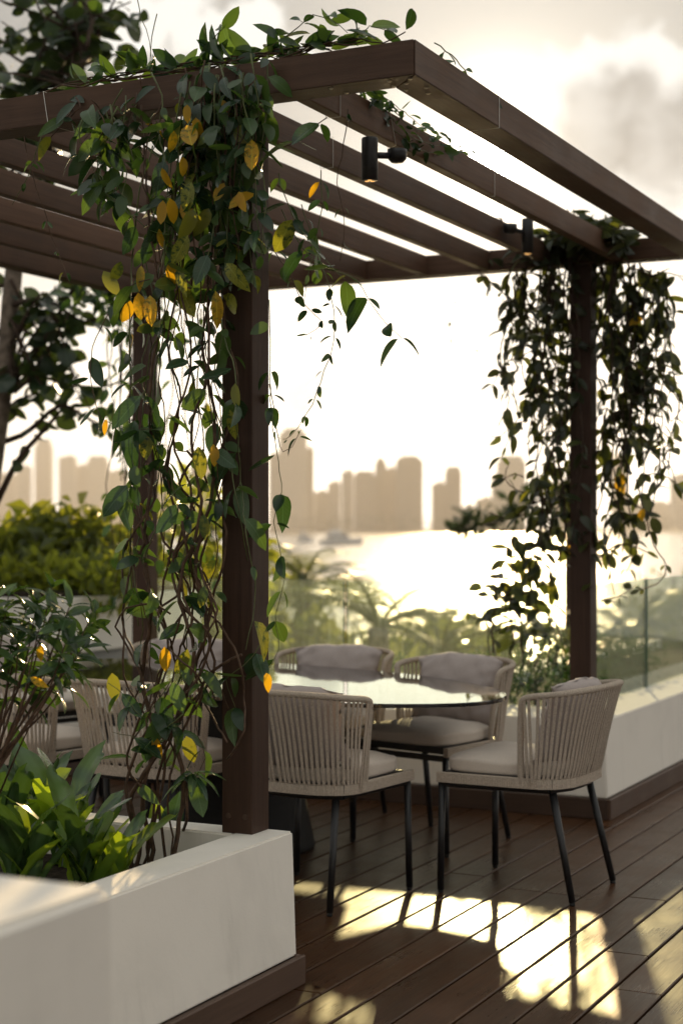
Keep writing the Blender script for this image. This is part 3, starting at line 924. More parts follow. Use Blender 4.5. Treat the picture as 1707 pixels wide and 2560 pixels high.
# ------------------------------------------------------------------ chairs (seat faces local +x)
def spow(c, p): return math.copysign(abs(c) ** p, c)
def rim_pt(th, n=2.9):     # seat rim, rear half
    return Vector((-.085 - .155 * spow(math.cos(th), 2 / n), (.250 * spow(math.sin(th), 2 / n)), .444))
def rail_pt(th, n=2.7):    # top rail, rear half
    c = max(0, math.cos(th))
    return Vector((-.105 - .225 * spow(math.cos(th), 2 / n), .288 * spow(math.sin(th), 2 / n), .772 + .026 * c))
def rope_tube(b, path, r, ridge, step, n=8, sq=None):
    pts = spline(path, step)
    rr = [r - (ridge if i % 2 else 0) for i in range(len(pts))]
    b.tube(pts, rr, n)
def chair_meshes():
    C = {}
    # wrapped tube: up one end post, round the back, down the other
    path = []
    e = 1.42
    for s in (-1, 1):
        seg = [(-.072, s * .252, .448), (-.074, s * .261, .56), (-.079, s * .272, .66), (-.086, s * .281, .73), (-.099, s * .287, .762)]
        if s < 0: path += seg
        else: tail = seg[::-1]
    for i in range(0, 37):
        th = spow(math.sin((i / 18 - 1) * math.pi / 2), .55) * 1.5
        if abs(th) > 1.47: continue
        path.append(tuple(rail_pt(th)))
    path += tail
    b = MB(); rope_tube(b, path, .0135, .0018, .0042, 9); C['back_rail'] = b.me('back_rail', M['rope'], True)
    # seat rim band, wrapped rope, flat section
    path = [(.268, -.262, .444), (.14, -.260, .444), (-.06, -.253, .444)] + [tuple(rim_pt(spow(math.sin((i / 18 - 1) * math.pi / 2), .55) * 1.5)) for i in range(37)] + [(-.06, .253, .444), (.14, .260, .444), (.268, .262, .444)]
    pts = spline(path, .0045)
    v, f = [], []
    for i, p in enumerate(pts):
        a, c = pts[max(0, i - 1)], pts[min(len(pts) - 1, i + 1)]
        t = (c - a); t.z = 0; t.normalize()
        n = Vector((t.y, -t.x, 0))
        g = .0016 if i % 2 else 0
        w, h = .0125 - g, .0185 - g * .6
        for (q, z) in ((-w, -h), (-w * .4, -h - .002), (w * .4, -h - .002), (w, -h), (w, h), (w * .4, h + .002), (-w * .4, h + .002), (-w, h)):
            v.append(p + n * q + Vector((0, 0, z)))
    for i in range(len(pts) - 1):
        for k in range(8):
            k2 = (k + 1) % 8
            f.append((i * 8 + k, i * 8 + k2, i * 8 + 8 + k2, i * 8 + 8 + k))
    f += [tuple(range(8))[::-1], tuple((len(pts) - 1) * 8 + k for k in range(8))]
    C['seat_rim'] = mesh('seat_rim', v, f, M['rope'], False)
    # straps
    C['straps'] = []
    ns = 37
    fine = [-1.5 + 3.0 * i / 600 for i in range(601)]
    arc = [0.0]
    for i in range(600): arc.append(arc[-1] + (rail_pt(fine[i + 1]) - rail_pt(fine[i])).length)
    def th_at(q): return fine[min(600, max(0, int(np.searchsorted(arc, q * arc[-1]))))]
    r3 = random.Random(3)
    for k in range(ns):
        th = th_at(k / (ns - 1))
        if k in (0, ns - 1): continue
        a = rail_pt(th) ; c = rim_pt(th * .985 + r3.uniform(-.008, .008))
        tn = (rail_pt(th + .02) - rail_pt(th - .02)); tn.z = 0; tn.normalize()
        nn = Vector((tn.y, -tn.x, 0))
        if nn.dot(Vector((a.x, a.y, 0))) < 0: nn = -nn
        a = a + nn * .011; c = c + nn * .0135
        wv = .0056 + r3.uniform(-.0005, .0005)
        v, f = [], []
        m = 5
        for i in range(m + 1):
            t = i / m
            p = a.lerp(c, t) + nn * (-.006 * math.sin(math.pi * t))
            if i == m: p.z += .02
            for (s, q) in ((-1, 0), (1, 0), (1, -.0035), (-1, -.0035)):
                v.append(p + tn * (s * wv) + nn * q)
        for i in range(m):
            for q in range(4):
                q2 = (q + 1) % 4
                f.append((i * 4 + q, i * 4 + q2, i * 4 + 4 + q2, i * 4 + 4 + q))
        f += [(3, 2, 1, 0), tuple(m * 4 + q for q in range(4))]
        C['straps'].append(mesh('strap', v, f, M['rope']))
    for s in (-1, 1):
        for q in (.25, .62):
            v, f = [], []
            for i in range(4):
                t = i / 3
                px_, py_, pz_ = -.090 - q * .05, s * (.288 * (1 - t) + .2535 * t), .762 * (1 - t) + .446 * t
                for (w_, g_) in ((-.0056, .010), (.0056, .010), (.0056, .0065), (-.0056, .0065)):
                    v.append((px_ + w_, py_ + s * g_, pz_))
            for i in range(3):
                for m_ in range(4):
                    m2 = (m_ + 1) % 4
                    f.append((i * 4 + m_, i * 4 + m2, i * 4 + 4 + m2, i * 4 + 4 + m_))
            f += [(3, 2, 1, 0), (12, 13, 14, 15)]
            C['straps'].append(mesh('strap', v, f, M['rope']))
    # frame under the seat
    b = MB()
    b.hexa((.252, .272, -.25, .25), (.252, .272, -.25, .25), .404, .428)
    for s in (-1, 1):
        b.tube([(.262, s * .25, .416), (-.17, s * .215, .416)], .011, 8)
    b.tube([(-.17, -.215, .416), (-.215, -.1, .416), (-.22, 0, .416), (-.215, .1, .416), (-.17, .215, .416)], .011, 8)
    C['seat_frame'] = b.me('seat_frame', M['black'])
    b = MB(); b.hexa((-.19, .25, -.235, .235), (-.19, .25, -.235, .235), .432, .463); C['seat_board'] = b.me('seat_board', M['black'])
    C['legs'] = []
    for s in (-1, 1):
        b = MB(); b.tube([(.255, s * .25, .43), (.258, s * .258, .012)], .0135, 12); C['legs'].append(b.me('leg', M['black'], True))
        b = MB(); b.tube([(-.168, s * .188, .43), (-.262, s * .218, .012)], [.015, .0125], 12); C['legs'].append(b.me('leg', M['black'], True))
    b = MB(); b.lathe([(.009, 0), (.011, .003), (.010, .013)], 12); C['foot'] = b.me('foot_cap', M['foot'], True)
    C['feet'] = [(.258, -.258), (-.262, -.218), (.258, .258), (-.262, .218)]
    # rope knots where the rear legs meet the rim
    b = MB()
    for q in range(4):
        z = .424 + q * .006
        ring = [(.0205 * math.cos(a * math.pi / 5), .0205 * math.sin(a * math.pi / 5), z - .43) for a in range(11)]
        b.tube(ring, .0042, 6, cap=False)
    b.tube([(-.026, -.018, -.006), (-.03, 0, .02), (-.026, .018, .046)], .0045, 6)
    b.tube([(-.026, .018, -.006), (-.031, 0, .02), (-.026, -.018, .046)], .0045, 6)
    C['knot'] = b.me('rope_knot', M['rope'], True)
    # seat cushion: rounded slab with piping edge
    bm = bmesh.new(); bmesh.ops.create_cube(bm, size=1.0)
    bmesh.ops.subdivide_edges(bm, edges=bm.edges[:], cuts=9, use_grid_fill=True)
    r4 = random.Random(8)
    for v_ in bm.verts:
        x, y, z = v_.co * 2
        rx = x * (1 - .10 * y * y * abs(y) ** 4 * 0)
        k = (abs(x) ** 6 + abs(y) ** 6) ** (1 / 6)
        kk = 1.0
        if k > .75:
            m_ = max(abs(x), abs(y)); kk = m_ / max(1e-6, (abs(x) ** 6 + abs(y) ** 6) ** (1 / 6))
        nx, ny = x * kk, y * kk
        edge = max(abs(x), abs(y))
        dome = .016 * (1 - edge ** 4)
        rear = 1 - .10 * max(0, -x)
        zz = (.034 * z * (1 - .22 * edge ** 10)) + (dome if z > 0 else 0) + .004 * math.sin(5 * x + 2) * math.sin(4 * y) * (z > 0)
        inset = 1 - .035 * abs(z) ** 6
        v_.co = Vector((.035 + .232 * nx * inset, .236 * ny * rear * inset, .490 + zz))
    me = bpy.data.meshes.new('seat_cushion'); bm.to_mesh(me); bm.free(); me.materials.append(M['cushion'])
    me.polygons.foreach_set('use_smooth', [True] * len(me.polygons)); C['seat_cushion'] = me
    # back pillows (three crumpled shapes)
    C['pillows'] = []
    for sd in range(3):
        r5 = random.Random(20 + sd)
        bm = bmesh.new(); bmesh.ops.create_cube(bm, size=1.0)
        bmesh.ops.subdivide_edges(bm, edges=bm.edges[:], cuts=17, use_grid_fill=True)
        ph = [r5.uniform(0, 6.28) for _ in range(8)]
        for v_ in bm.verts:
            y, z, x = v_.co.x * 2, v_.co.y * 2, v_.co.z * 2
            e1 = (1 - abs(y) ** 2.5) ** .6 if abs(y) < 1 else 0
            e2 = (1 - abs(z) ** 2.5) ** .55 if abs(z) < 1 else 0
            th = .070 * e1 * e2
            sag = 1 - .10 * (1 - z * z) * abs(y) ** 3 - .05 * (1 - y * y) * abs(z) ** 3
            wr = .006 * math.sin(9 * y + ph[0] + 3 * z) * math.sin(7 * z + ph[1]) + .007 * math.sin(17 * y + 9 * z + ph[2]) * abs(z) + .006 * math.sin(15 * z - 8 * y + ph[3]) * abs(y)
            bow = -.035 * (1 - y * y) * 1.2
            yy = .232 * y * sag
            zz = .165 * z * sag * (1 - .16 * max(0, z) * abs(y) ** 2.5) + .011 * math.sin(2.2 * y + ph[4]) * max(0, z) + .004 * math.sin(6 * y + ph[5]) * max(0, z)
            v_.co = Vector((bow + x * (th + .004) + wr * (1 if x > 0 else -.3), yy, zz))
        bmesh.ops.remove_doubles(bm, verts=bm.verts[:], dist=.0004)
        me = bpy.data.meshes.new('back_pillow'); bm.to_mesh(me); bm.free(); me.materials.append(M['pillow'])
        me.polygons.foreach_set('use_smooth', [True] * len(me.polygons)); C['pillows'].append(me)
    return C
CH = chair_meshes()
def chair(x, y, ang, lab, plab, pil=0, psh=0.0, tagged=False):
    t = empty('dining_chair', (x, y, 0), R(ang), lab, 'chair', 'rope chairs around the table')
    link('back_rail', CH['back_rail'], t); link('seat_rim', CH['seat_rim'], t)
    for s in CH['straps']: link('strap', s, t)
    link('seat_frame', CH['seat_frame'], t); link('seat_board', CH['seat_board'], t)
    for l, ft in zip(CH['legs'], CH['feet']):
        o = link('leg', l, t); link('foot_cap', CH['foot'], o, (ft[0], ft[1], 0))
    for s in (-1, 1): link('rope_knot', CH['knot'], t, (-.170, s * .192, .43), (0, 0, s * R(-40)))
    link('seat_cushion', CH['seat_cushion'], t)
    if tagged:
        b = MB(); b.hexa((-.004, .004, -.012, .012), (-.004, .004, -.012, .012), 0, .028)
        o = link('plastic_tag', b.me('plastic_tag', M['tag']), t, (-.19, -.215, .52), (0, 0, R(38)))
        b = MB(); b.lathe([(.006, 0), (.006, .0015), (.0001, .002)], 12); link('tag_hole', b.me('tag_hole', M['foot']), o, (-.0045, 0, .015), (0, R(-90), 0))
    if plab:
        c, s = math.cos(R(ang)), math.sin(R(ang))
        lx = -.165 + psh
        p = link('back_pillow', CH['pillows'][pil], None, (x + c * lx, y + s * lx, .672), (0, R(-15), R(ang)))
        tag(p, plab, 'pillow', 'back pillows on the chairs')
    return t
chair(5.446, 2.795, -5, 'woven rope chair seen from behind, right beside the front left post', 'grey pillow just showing through the ropes of the chair beside the front post', 1, .0, True)
chair(5.937, 2.12, 87, 'rope chair at the right end of the table, nearest the open deck', 'grey pillow poking above the chair at the right end of the table', 2, .01, True)
chair(6.62, 2.81, 166, 'rope chair facing the camera on the far side near the right vine', 'plump grey pillow on the far chair beside the right end of the table', 0)
chair(6.88, 3.50, 184, 'rope chair whose back shows above the table, beside the glass seam', 'grey pillow on the far chair in front of the glass seam', 1)
chair(5.50, 3.53, -3, 'rope chair seen from behind the tangled vine stems', None, 0)
chair(5.56, 4.27, -8, 'rope chair at the far left seen from behind the glossy shrub', None, 2)
chair(7.00, 4.42, 188, 'far rope chair glimpsed between the two left posts', 'grey pillow glimpsed between the two left posts', 2)
chair(6.78, 5.15, 250, 'far rope chair at the left end of the table by the white planter', 'grey pillow at the left end of the table', 0)

# ------------------------------------------------------------------ vines
def strand_leaves(LV, pts, spacing, size, mats, prob=.85, droop=.5, taper=True, start=0.0, jitter=.35, view=.35):
    acc, tot = 0.0, sum((pts[i + 1] - pts[i]).length for i in range(len(pts) - 1))
    run, nxt, az = 0.0, start * tot + spacing * rng.random(), rng.uniform(0, 6.28)
    eye = Vector((0, 0, CAMH))
    for i in range(len(pts) - 1):
        sl = (pts[i + 1] - pts[i]).length
        while nxt <= run + sl and sl > 1e-6:
            t = (nxt - run) / sl
            p = pts[i].lerp(pts[i + 1], t)
            tg = (pts[i + 1] - pts[i]).normalized()
            az += 1.57 + rng.uniform(-.4, .4)
            side = Vector((math.cos(az), math.sin(az), 0))
            k = (1 - .55 * nxt / tot) if taper else 1
            for s in (1, -1):
                if rng.random() > prob: continue
                dv = side * s + tg * .35 + Vector((0, 0, -droop * rng.uniform(.2, 1.8))) + rvec() * jitter
                toeye = (eye - p).normalized()
                nr = Vector((0, 0, .8)) + rvec() * .8 + toeye * (view * (1 if rng.random() < .7 else -1)) + side * s * .5
                z = size * k * rng.uniform(.5, 1.3)
                LV.add(p + dv.normalized() * .008, dv, nr, z, rng.choices(range(len(mats)), mats)[0])
            nxt += spacing * rng.uniform(.75, 1.3)
        run += sl

def wob(pts, a):
    out = []
    for i, p in enumerate(pts):
        k = 0 if i in (0,) else 1
        out.append(Vector(p) + rvec() * a * k)
    return out

VM = [M['leaf0'], M['leaf1'], M['leaf2'], M['leaf3']]
lv = empty('climbing_vine', tuple(Vector((4.2, 2.75, .33))), 0, 'leafy climbing vine with yellowing leaves on the front left post', 'vine', 'vines on the pergola posts')
lv.location = (0, 0, 0)
LV = Leaves(LEAFS, VM, 300)
def woody(parent, pts, r0, r1, mat='stem', n=6):
    q = spline(pts, .035)
    q = [p + rvec() * .003 for p in q]
    m_ = MB(); m_.tube(q, [r0 + (r1 - r0) * i / (len(q) - 1) for i in range(len(q))], n)
    m_.build('stem', M[mat], parent, True)
    return q
def P(x, y, u): return pu(x, y, u)
W_ST = [
 [(345, 1945, 4.22), (335, 1830, 4.2), (352, 1700, 4.2), (330, 1560, 4.2), (352, 1400, 4.2), (338, 1250, 4.2), (358, 1080, 4.22), (340, 900, 4.2), (368, 700, 4.22), (352, 520, 4.2), (330, 400, 4.22), (322, 250, 4.25)],
 [(328, 1935, 4.2), (305, 1835, 4.2), (347, 1760, 4.18), (405, 1650, 4.2), (440, 1500, 4.18), (418, 1350, 4.2), (462, 1180, 4.2), (440, 1000, 4.22), (482, 850, 4.2), (470, 650, 4.24), (505, 480, 4.22), (520, 260, 4.22)],
 [(398, 1935, 4.2), (418, 1800, 4.22), (400, 1690, 4.22), (430, 1580, 4.2), (472, 1440, 4.25), (452, 1290, 4.22), (485, 1120, 4.25), (500, 940, 4.24), (470, 760, 4.25), (522, 560, 4.26), (540, 380, 4.25), (560, 210, 4.25)],
 [(300, 1925, 4.18), (290, 1810, 4.15), (332, 1700, 4.18), (392, 1620, 4.16), (462, 1560, 4.2), (478, 1470, 4.2), (432, 1400, 4.2), (400, 1290, 4.2), (432, 1140, 4.2), (400, 1000, 4.2), (442, 830, 4.2), (410, 660, 4.2), (400, 480, 4.22), (420, 260, 4.25)],
 [(380, 1930, 4.25), (360, 1780, 4.25), (420, 1640, 4.26), (500, 1540, 4.28), (480, 1420, 4.3), (520, 1240, 4.28), (490, 1080, 4.28), (545, 900, 4.28), (520, 720, 4.28), (575, 520, 4.28), (560, 360, 4.28), (590, 220, 4.28)],
 [(352, 1935, 4.25), (372, 1740, 4.25), (362, 1600, 4.26), (395, 1480, 4.26), (372, 1380, 4.26), (412, 1200, 4.26), (385, 1090, 4.26), (420, 920, 4.26), (388, 780, 4.24), (430, 600, 4.24), (402, 420, 4.22), (450, 240, 4.22)],
 [(340, 1935, 4.22), (350, 1840, 4.2), (300, 1750, 4.16), (330, 1600, 4.15), (290, 1480, 4.14), (275, 1440, 4.14), (300, 1395, 4.14), (350, 1385, 4.16), (395, 1420, 4.18)],
 [(560, 1500, 4.26), (480, 1560, 4.25), (440, 1620, 4.24), (405, 1720, 4.22), (390, 1840, 4.22), (395, 1930, 4.22)],
]
for i, pts in enumerate(W_ST):
    bp_ = [P(*p) + rvec() * .012 for p in pts]
    if pts[0][1] > 1900: bp_ = [Vector((bp_[0].x - rng.uniform(.0, .05), bp_[0].y + rng.uniform(-.02, .02), .315))] + bp_
    if pts[-1][1] > 1900: bp_ = bp_ + [Vector((bp_[-1].x - .02, bp_[-1].y, .315))]
    q = woody(lv, bp_, rng.uniform(.0065, .009) if i < 3 else .005, .003)
    if i < 6: strand_leaves(LV, q, .13, .092, (5, 5, .6, .2), .6, .5, False, .12)
for k in range(12):
    x, yy = rng.uniform(300, 480), rng.uniform(1000, 1300)
    pts, dx = [], rng.choice((-1, 1)) * rng.uniform(20, 45)
    while yy < rng.uniform(1640, 1800):
        pts.append(P(x, yy, rng.uniform(4.14, 4.34)))
        yy += rng.uniform(45, 95); x = min(560, max(285, x + dx + rng.uniform(-18, 18)))
        if rng.random() < .45: dx = -dx
    if len(pts) > 3: woody(lv, pts, .0042, .0030, 'stem', 6)
# thin twisting green stems between them
for k in range(16):
    x0 = rng.uniform(330, 520)
    pts = []
    yy = rng.uniform(250, 420)
    y1 = rng.uniform(1000, 1720)
    x = x0
    while yy < y1:
        pts.append(P(x, yy, rng.uniform(4.16, 4.32)))
        yy += rng.uniform(90, 150); x = min(600, max(300, x + rng.uniform(-38, 34)))
    if len(pts) < 3: continue
    q = woody(lv, pts, .0026, .0017, 'stem' if rng.random() < .6 else 'gstem', 5)
    strand_leaves(LV, q, .14, .088, (5, 5, .7, .15), .6, .5, False)
# the mass over the front beam
def fasc(x): return 90 + (952 - x) * .147
for k in range(44):
    x0 = min(700, max(150, rng.gauss(520, 85))) if rng.random() < .6 else rng.uniform(150, 640)
    y0 = fasc(x0) + rng.uniform(-25, 60)
    ln = rng.uniform(110, 330) * (1.5 if 400 < x0 < 620 else .75)
    pts, x, yy = [], x0, y0
    u0 = rng.uniform(4.17, 4.29)
    n = 4
    for i in range(n + 1):
        pts.append(P(x, yy, u0 + rng.uniform(-.03, .03) - .02 * i / n))
        yy += ln / n; x += rng.uniform(-28, 24)
    q = woody(lv, pts, .0028, .0015, 'gstem' if k % 2 else 'stem', 5)
    strand_leaves(LV, q, .068, .086, (6, 5, .4, .1), .70, .45, False)
# along the top of the beam, leaves standing up
for k in range(14):
    xs = sorted(rng.uniform(80, 900) for _ in range(2))
    if xs[1] - xs[0] < 160: xs[1] = min(930, xs[0] + 260)
    pts = [P(xs[0] + (xs[1] - xs[0]) * i / 5, fasc(xs[0] + (xs[1] - xs[0]) * i / 5) - rng.uniform(0, 22), rng.uniform(4.30, 4.40)) for i in range(6)]
    q = woody(lv, pts, .003, .002, 'stem', 5)
    strand_leaves(LV, q, .085, .088, (6, 4, .25, 0), .7, -.5, False, 0, .4)
for pts in ([(620, 110, 4.33), (690, 60, 4.33), (720, 35, 4.33), (760, 45, 4.34), (800, 75, 4.33)],
            [(760, 105, 4.35), (830, 75, 4.35), (850, 60, 4.35), (900, 72, 4.35)],
            [(480, 110, 4.3), (500, 80, 4.3), (520, 60, 4.3)]):
    q = woody(lv, [P(*p) for p in pts], .002, .0012, 'gstem', 5)
    strand_leaves(LV, q, .055, .08, (4, 4, .2, 0), .75, -.3, False)
# outer right beam and first slat: sprays
q = woody(lv, [pd(1085, 105, 4.9), pd(1150, 160, 5.05), pd(1185, 215, 5.2), pd(1230, 260, 5.4), pd(1300, 320, 5.6)], .0022, .001, 'gstem', 5)
strand_leaves(LV, q, .07, .07, (4, 3, 0, 0), .7, .2)
for k in range(4):
    q = woody(lv, [Vector((4.5 + .1 * k, 2.30, ZT + .01)), Vector((4.85, 2.26 + .02 * k, ZT + .02)), Vector((5.2, 2.27, ZT - .03 * k)), Vector((5.45 + .1 * k, 2.28, ZT + .02))], .002, .001, 'gstem', 5)
    strand_leaves(LV, q, .05, .07, (5, 3, 0, 0), .7, .2)
# hanging tendrils  (x, y, u) and leaf size
TEND = [
 ([(690, 470), (722, 560), (760, 680), (766, 780), (745, 850), (716, 930), (668, 1000), (650, 1010)], 4.55, .045, .055),
 ([(800, 250), (790, 330), (775, 420), (792, 520), (782, 600)], 4.42, .05, .085),
 ([(735, 390), (740, 470), (715, 590), (700, 690)], 4.45, .045, .07),
 ([(645, 480), (690, 560), (742, 615), (800, 630), (832, 660), (870, 725), (925, 778)], 4.4, .07, .09),
 ([(750, 268), (700, 310), (640, 345)], 4.3, .09, .075),
 ([(640, 400), (660, 470), (700, 540), (760, 610), (790, 640)], 4.35, .08, .07),
 ([(620, 560), (660, 620), (700, 700), (740, 740), (700, 770)], 4.5, .05, .06),
 ([(255, 290), (222, 390), (196, 430), (180, 440)], 4.22, .085, .06),
 ([(330, 520), (265, 460), (230, 430), (200, 330)], 4.2, .08, .065),
 ([(55, 315), (85, 430), (130, 570), (165, 660)], 4.3, .045, .11),
 ([(95, 310), (75, 380), (30, 470)], 4.28, .045, .10),
 ([(345, 640), (285, 665), (245, 730), (212, 800), (210, 880), (235, 960), (300, 985), (350, 985)], 4.15, .07, .085),
 ([(618, 690), (622, 920), (640, 1080), (645, 1130), (628, 1200), (655, 1320), (632, 1410), (640, 1490), (612, 1550)], 4.30, .075, .115),
 ([(618, 880), (650, 1040), (690, 985)], 4.38, .06, .12),
 ([(600, 1480), (560, 1530), (520, 1560), (545, 1640)], 4.28, .08, .1),
 ([(470, 1560), (450, 1660), (470, 1740), (440, 1800)], 4.2, .08, .09),
 ([(395, 1560), (330, 1650), (290, 1600), (250, 1570)], 4.12, .08, .075),
 ([(420, 1640), (340, 1700), (300, 1690), (260, 1680)], 4.12, .08, .07),
 ([(330, 900), (300, 1010), (310, 1090), (270, 1140)], 4.15, .095, .075),
 ([(350, 1240), (330, 1280), (300, 1270)], 4.15, .09, .08),
 ([(360, 30), (345, 110), (348, 190)], 4.33, .01, .5), ([(310, -40), (325, 40), (345, 95), (352, 160)], 4.4, .01, .5),
]
for pts, u, sz, sp in TEND:
    q = woody(lv, [P(x, y, u + rng.uniform(-.02, .02)) for x, y in pts], .0019, .0010, 'gstem' if rng.random() < .5 else 'stem', 5)
    if sz > .02: strand_leaves(LV, q, sp, sz * 1.2, (5, 3, .3, .08), .85, .6, sz < .06)
# singled-out yellow and mottled leaves
YEL = [(578, 320, .085, 3), (545, 285, .07, 2), (372, 385, .06, 3), (440, 418, .085, 2), (415, 470, .08, 3), (480, 478, .075, 2), (366, 525, .06, 3), (432, 540, .09, 2), (548, 440, .06, 3),
       (410, 612, .085, 2), (520, 605, .08, 2), (495, 668, .10, 3), (318, 672, .075, 3), (345, 678, .085, 3), (238, 622, .08, 2), (278, 600, .07, 2), (325, 610, .07, 3), (245, 962, .045, 3), (455, 1025, .09, 2),
       (378, 1485, .07, 3), (432, 1490, .085, 2), (468, 1180, .07, 2), (528, 940, .085, 2), (490, 1020, .06, 3), (258, 1545, .08, 2), (355, 1690, .07, 3), (428, 1690, .075, 2), (612, 1545, .045, 3),
       (470, 1345, .06, 2), (540, 880, .07, 2), (450, 270, .06, 3), (430, 240, .05, 3), (400, 300, .06, 3), (515, 420, .06, 3), (390, 455, .07, 3), (420, 360, .05, 3), (375, 460, .065, 3), (445, 480, .08, 2), (400, 600, .07, 3), (300, 690, .07, 3)]
for (x, y, s, mi) in YEL:
    p = P(x, y, 4.13 + rng.uniform(0, .05))
    dv = Vector((0, rng.uniform(-.5, .5), -1)) + rvec() * .35
    LV.add(p, dv, (Vector((0, 0, CAMH)) - p).normalized() + rvec() * .45, s * 1.12, mi)
LV.build(lv)

# right vine
rv = empty('climbing_vine', (0, 0, 0), 0, 'dense dark climbing vine hanging round the right post', 'vine', 'vines on the pergola posts')
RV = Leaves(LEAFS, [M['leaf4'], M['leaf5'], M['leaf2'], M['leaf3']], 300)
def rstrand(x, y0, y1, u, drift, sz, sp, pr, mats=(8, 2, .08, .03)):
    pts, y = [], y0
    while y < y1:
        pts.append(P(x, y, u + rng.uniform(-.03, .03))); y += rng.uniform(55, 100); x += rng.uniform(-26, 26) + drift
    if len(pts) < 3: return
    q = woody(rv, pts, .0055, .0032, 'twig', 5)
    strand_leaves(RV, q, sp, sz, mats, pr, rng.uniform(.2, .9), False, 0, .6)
for k in range(22):
    x = rng.uniform(1185, 1312)
    rstrand(x, rng.uniform(570, 640), rng.uniform(980, 1420) if x > 1215 else rng.uniform(800, 1050), rng.uniform(7.66, 7.95), rng.uniform(-5, 4), .088, .066, .60)
for k in range(20):
    x = rng.uniform(1366, 1470)
    rstrand(x, rng.uniform(560, 640), rng.uniform(850, 1120), rng.uniform(7.72, 8.0), rng.uniform(-3, 7), .088, .066, .60)
for k in range(9):
    x = rng.uniform(1455, 1530)
    rstrand(x, rng.uniform(600, 700), rng.uniform(1000, 1300), rng.uniform(7.78, 7.95), rng.uniform(-6, 6), .09, .085, .7)
for k in range(7):
    x = rng.uniform(1372, 1420)
    rstrand(x, rng.uniform(900, 1000), rng.uniform(1250, 1390), rng.uniform(7.78, 7.95), rng.uniform(-2, 6), .09, .085, .7)
for k in range(8):
    x = rng.uniform(1225, 1312)
    rstrand(x, rng.uniform(1000, 1120), rng.uniform(1330, 1470), rng.uniform(7.7, 7.9), rng.uniform(-9, 3), .10, .075, .7)
for k in range(16):   # the crown over the beam
    pts = [P(rng.uniform(1150, 1300) + i * 55, 585 - i * 16 + rng.uniform(-45, 30), rng.uniform(7.6, 7.8)) for i in range(4)]
    q = woody(rv, pts, .003, .002, 'twig', 5)
    strand_leaves(RV, q, .055, .11, (7, 3, 0, 0), .8, .1, False)
for k in range(7):
    pts = [P(rng.uniform(1290, 1330) + i * 38, 500 + i * 16 + rng.uniform(-22, 40), rng.uniform(7.45, 7.7)) for i in range(4)]
    q = woody(rv, pts, .003, .002, 'twig', 5)
    strand_leaves(RV, q, .05, .105, (7, 3, 0, 0), .8, .1, False)
for pts, sz, sp in (
    ([(1130, 575), (1100, 620), (1130, 650), (1180, 700), (1200, 760), (1160, 745)], .08, .09),
    ([(1145, 500), (1165, 520), (1190, 560)], .05, .06),
    ([(1240, 880), (1190, 960), (1150, 1000), (1125, 1000)], .06, .10),
    ([(1250, 1110), (1200, 1130), (1160, 1100), (1170, 1060)], .06, .10),
    ([(1240, 1150), (1190, 1180), (1170, 1260)], .075, .08),
    ([(1270, 1330), (1210, 1360), (1150, 1390), (1090, 1420), (1060, 1380)], .085, .085),
    ([(1200, 1500), (1180, 1420), (1130, 1370), (1100, 1330)], .075, .10),
    ([(1130, 1500), (1135, 1420), (1180, 1340), (1230, 1300)], .08, .10),
    ([(1460, 620), (1520, 650), (1532, 700), (1530, 760), (1515, 830), (1500, 900)], .07, .10),
    ([(1440, 820), (1490, 880), (1530, 930), (1540, 970), (1570, 930)], .06, .11),
    ([(1470, 1000), (1530, 1060), (1555, 1120)], .075, .09),
    ([(1460, 1100), (1480, 1180), (1500, 1250), (1530, 1300), (1510, 1340), (1450, 1360)], .06, .16),
    ([(1375, 1280), (1420, 1250), (1470, 1260), (1500, 1280)], .075, .07),
    ([(1380, 1380), (1420, 1370), (1460, 1345)], .085, .08),
    ([(1048, 690), (1030, 730), (1042, 780), (1075, 790), (1130, 830), (1172, 858)], .022, .12),
    ([(1205, 1180), (1160, 1190), (1120, 1175)], .07, .1),
    ([(1390, 1100), (1440, 1150), (1490, 1180), (1440, 1180)], .075, .07),
):
    q = woody(rv, [P(x, y, 7.75 + rng.uniform(-.05, .05)) for x, y in pts], .0045 if sz > .03 else .0014, .0026 if sz > .03 else .0009, 'twig', 5)
    strand_leaves(RV, q, sp, sz * 1.15, (6, 3, .2, .05), .8, .5, False)
for k in range(38):   # loose side shoots
    left = rng.random() < .5
    x0 = rng.uniform(1195, 1250) if left else rng.uniform(1440, 1500)
    y0 = rng.uniform(600, 1350); dx = rng.uniform(35, 95) * (-1 if left else 1); dy = rng.uniform(-30, 90)
    if not left and y0 > 1200: continue
    u0 = rng.uniform(7.65, 7.9)
    q = woody(rv, [P(x0, y0, u0), P(x0 + dx * .45, y0 + dy * .2 - 8, u0 - .04), P(x0 + dx, y0 + dy, u0 - .07)], .0042, .0022, 'twig', 5)
    strand_leaves(RV, q, .065, .088, (6, 4, .3, .05), .8, .4, False, .1, .5)
for k in range(11):   # leafy shoots coming up from the planter bed to meet the vine
    x0 = rng.uniform(1090, 1300)
    pts = [P(x0, 1530, 8.1), P(x0 + rng.uniform(-30, 25), 1460, 8.05), P(x0 + rng.uniform(-70, 40), 1400, 7.95), P(x0 + rng.uniform(-110, 50), rng.uniform(1300, 1370), 7.85)]
    q = woody(rv, pts, .0055, .003, 'twig', 5)
    strand_leaves(RV, q, .085, .105, (6, 3, .2, .05), .7, .3, False, .25, .5)
RV.build(rv)

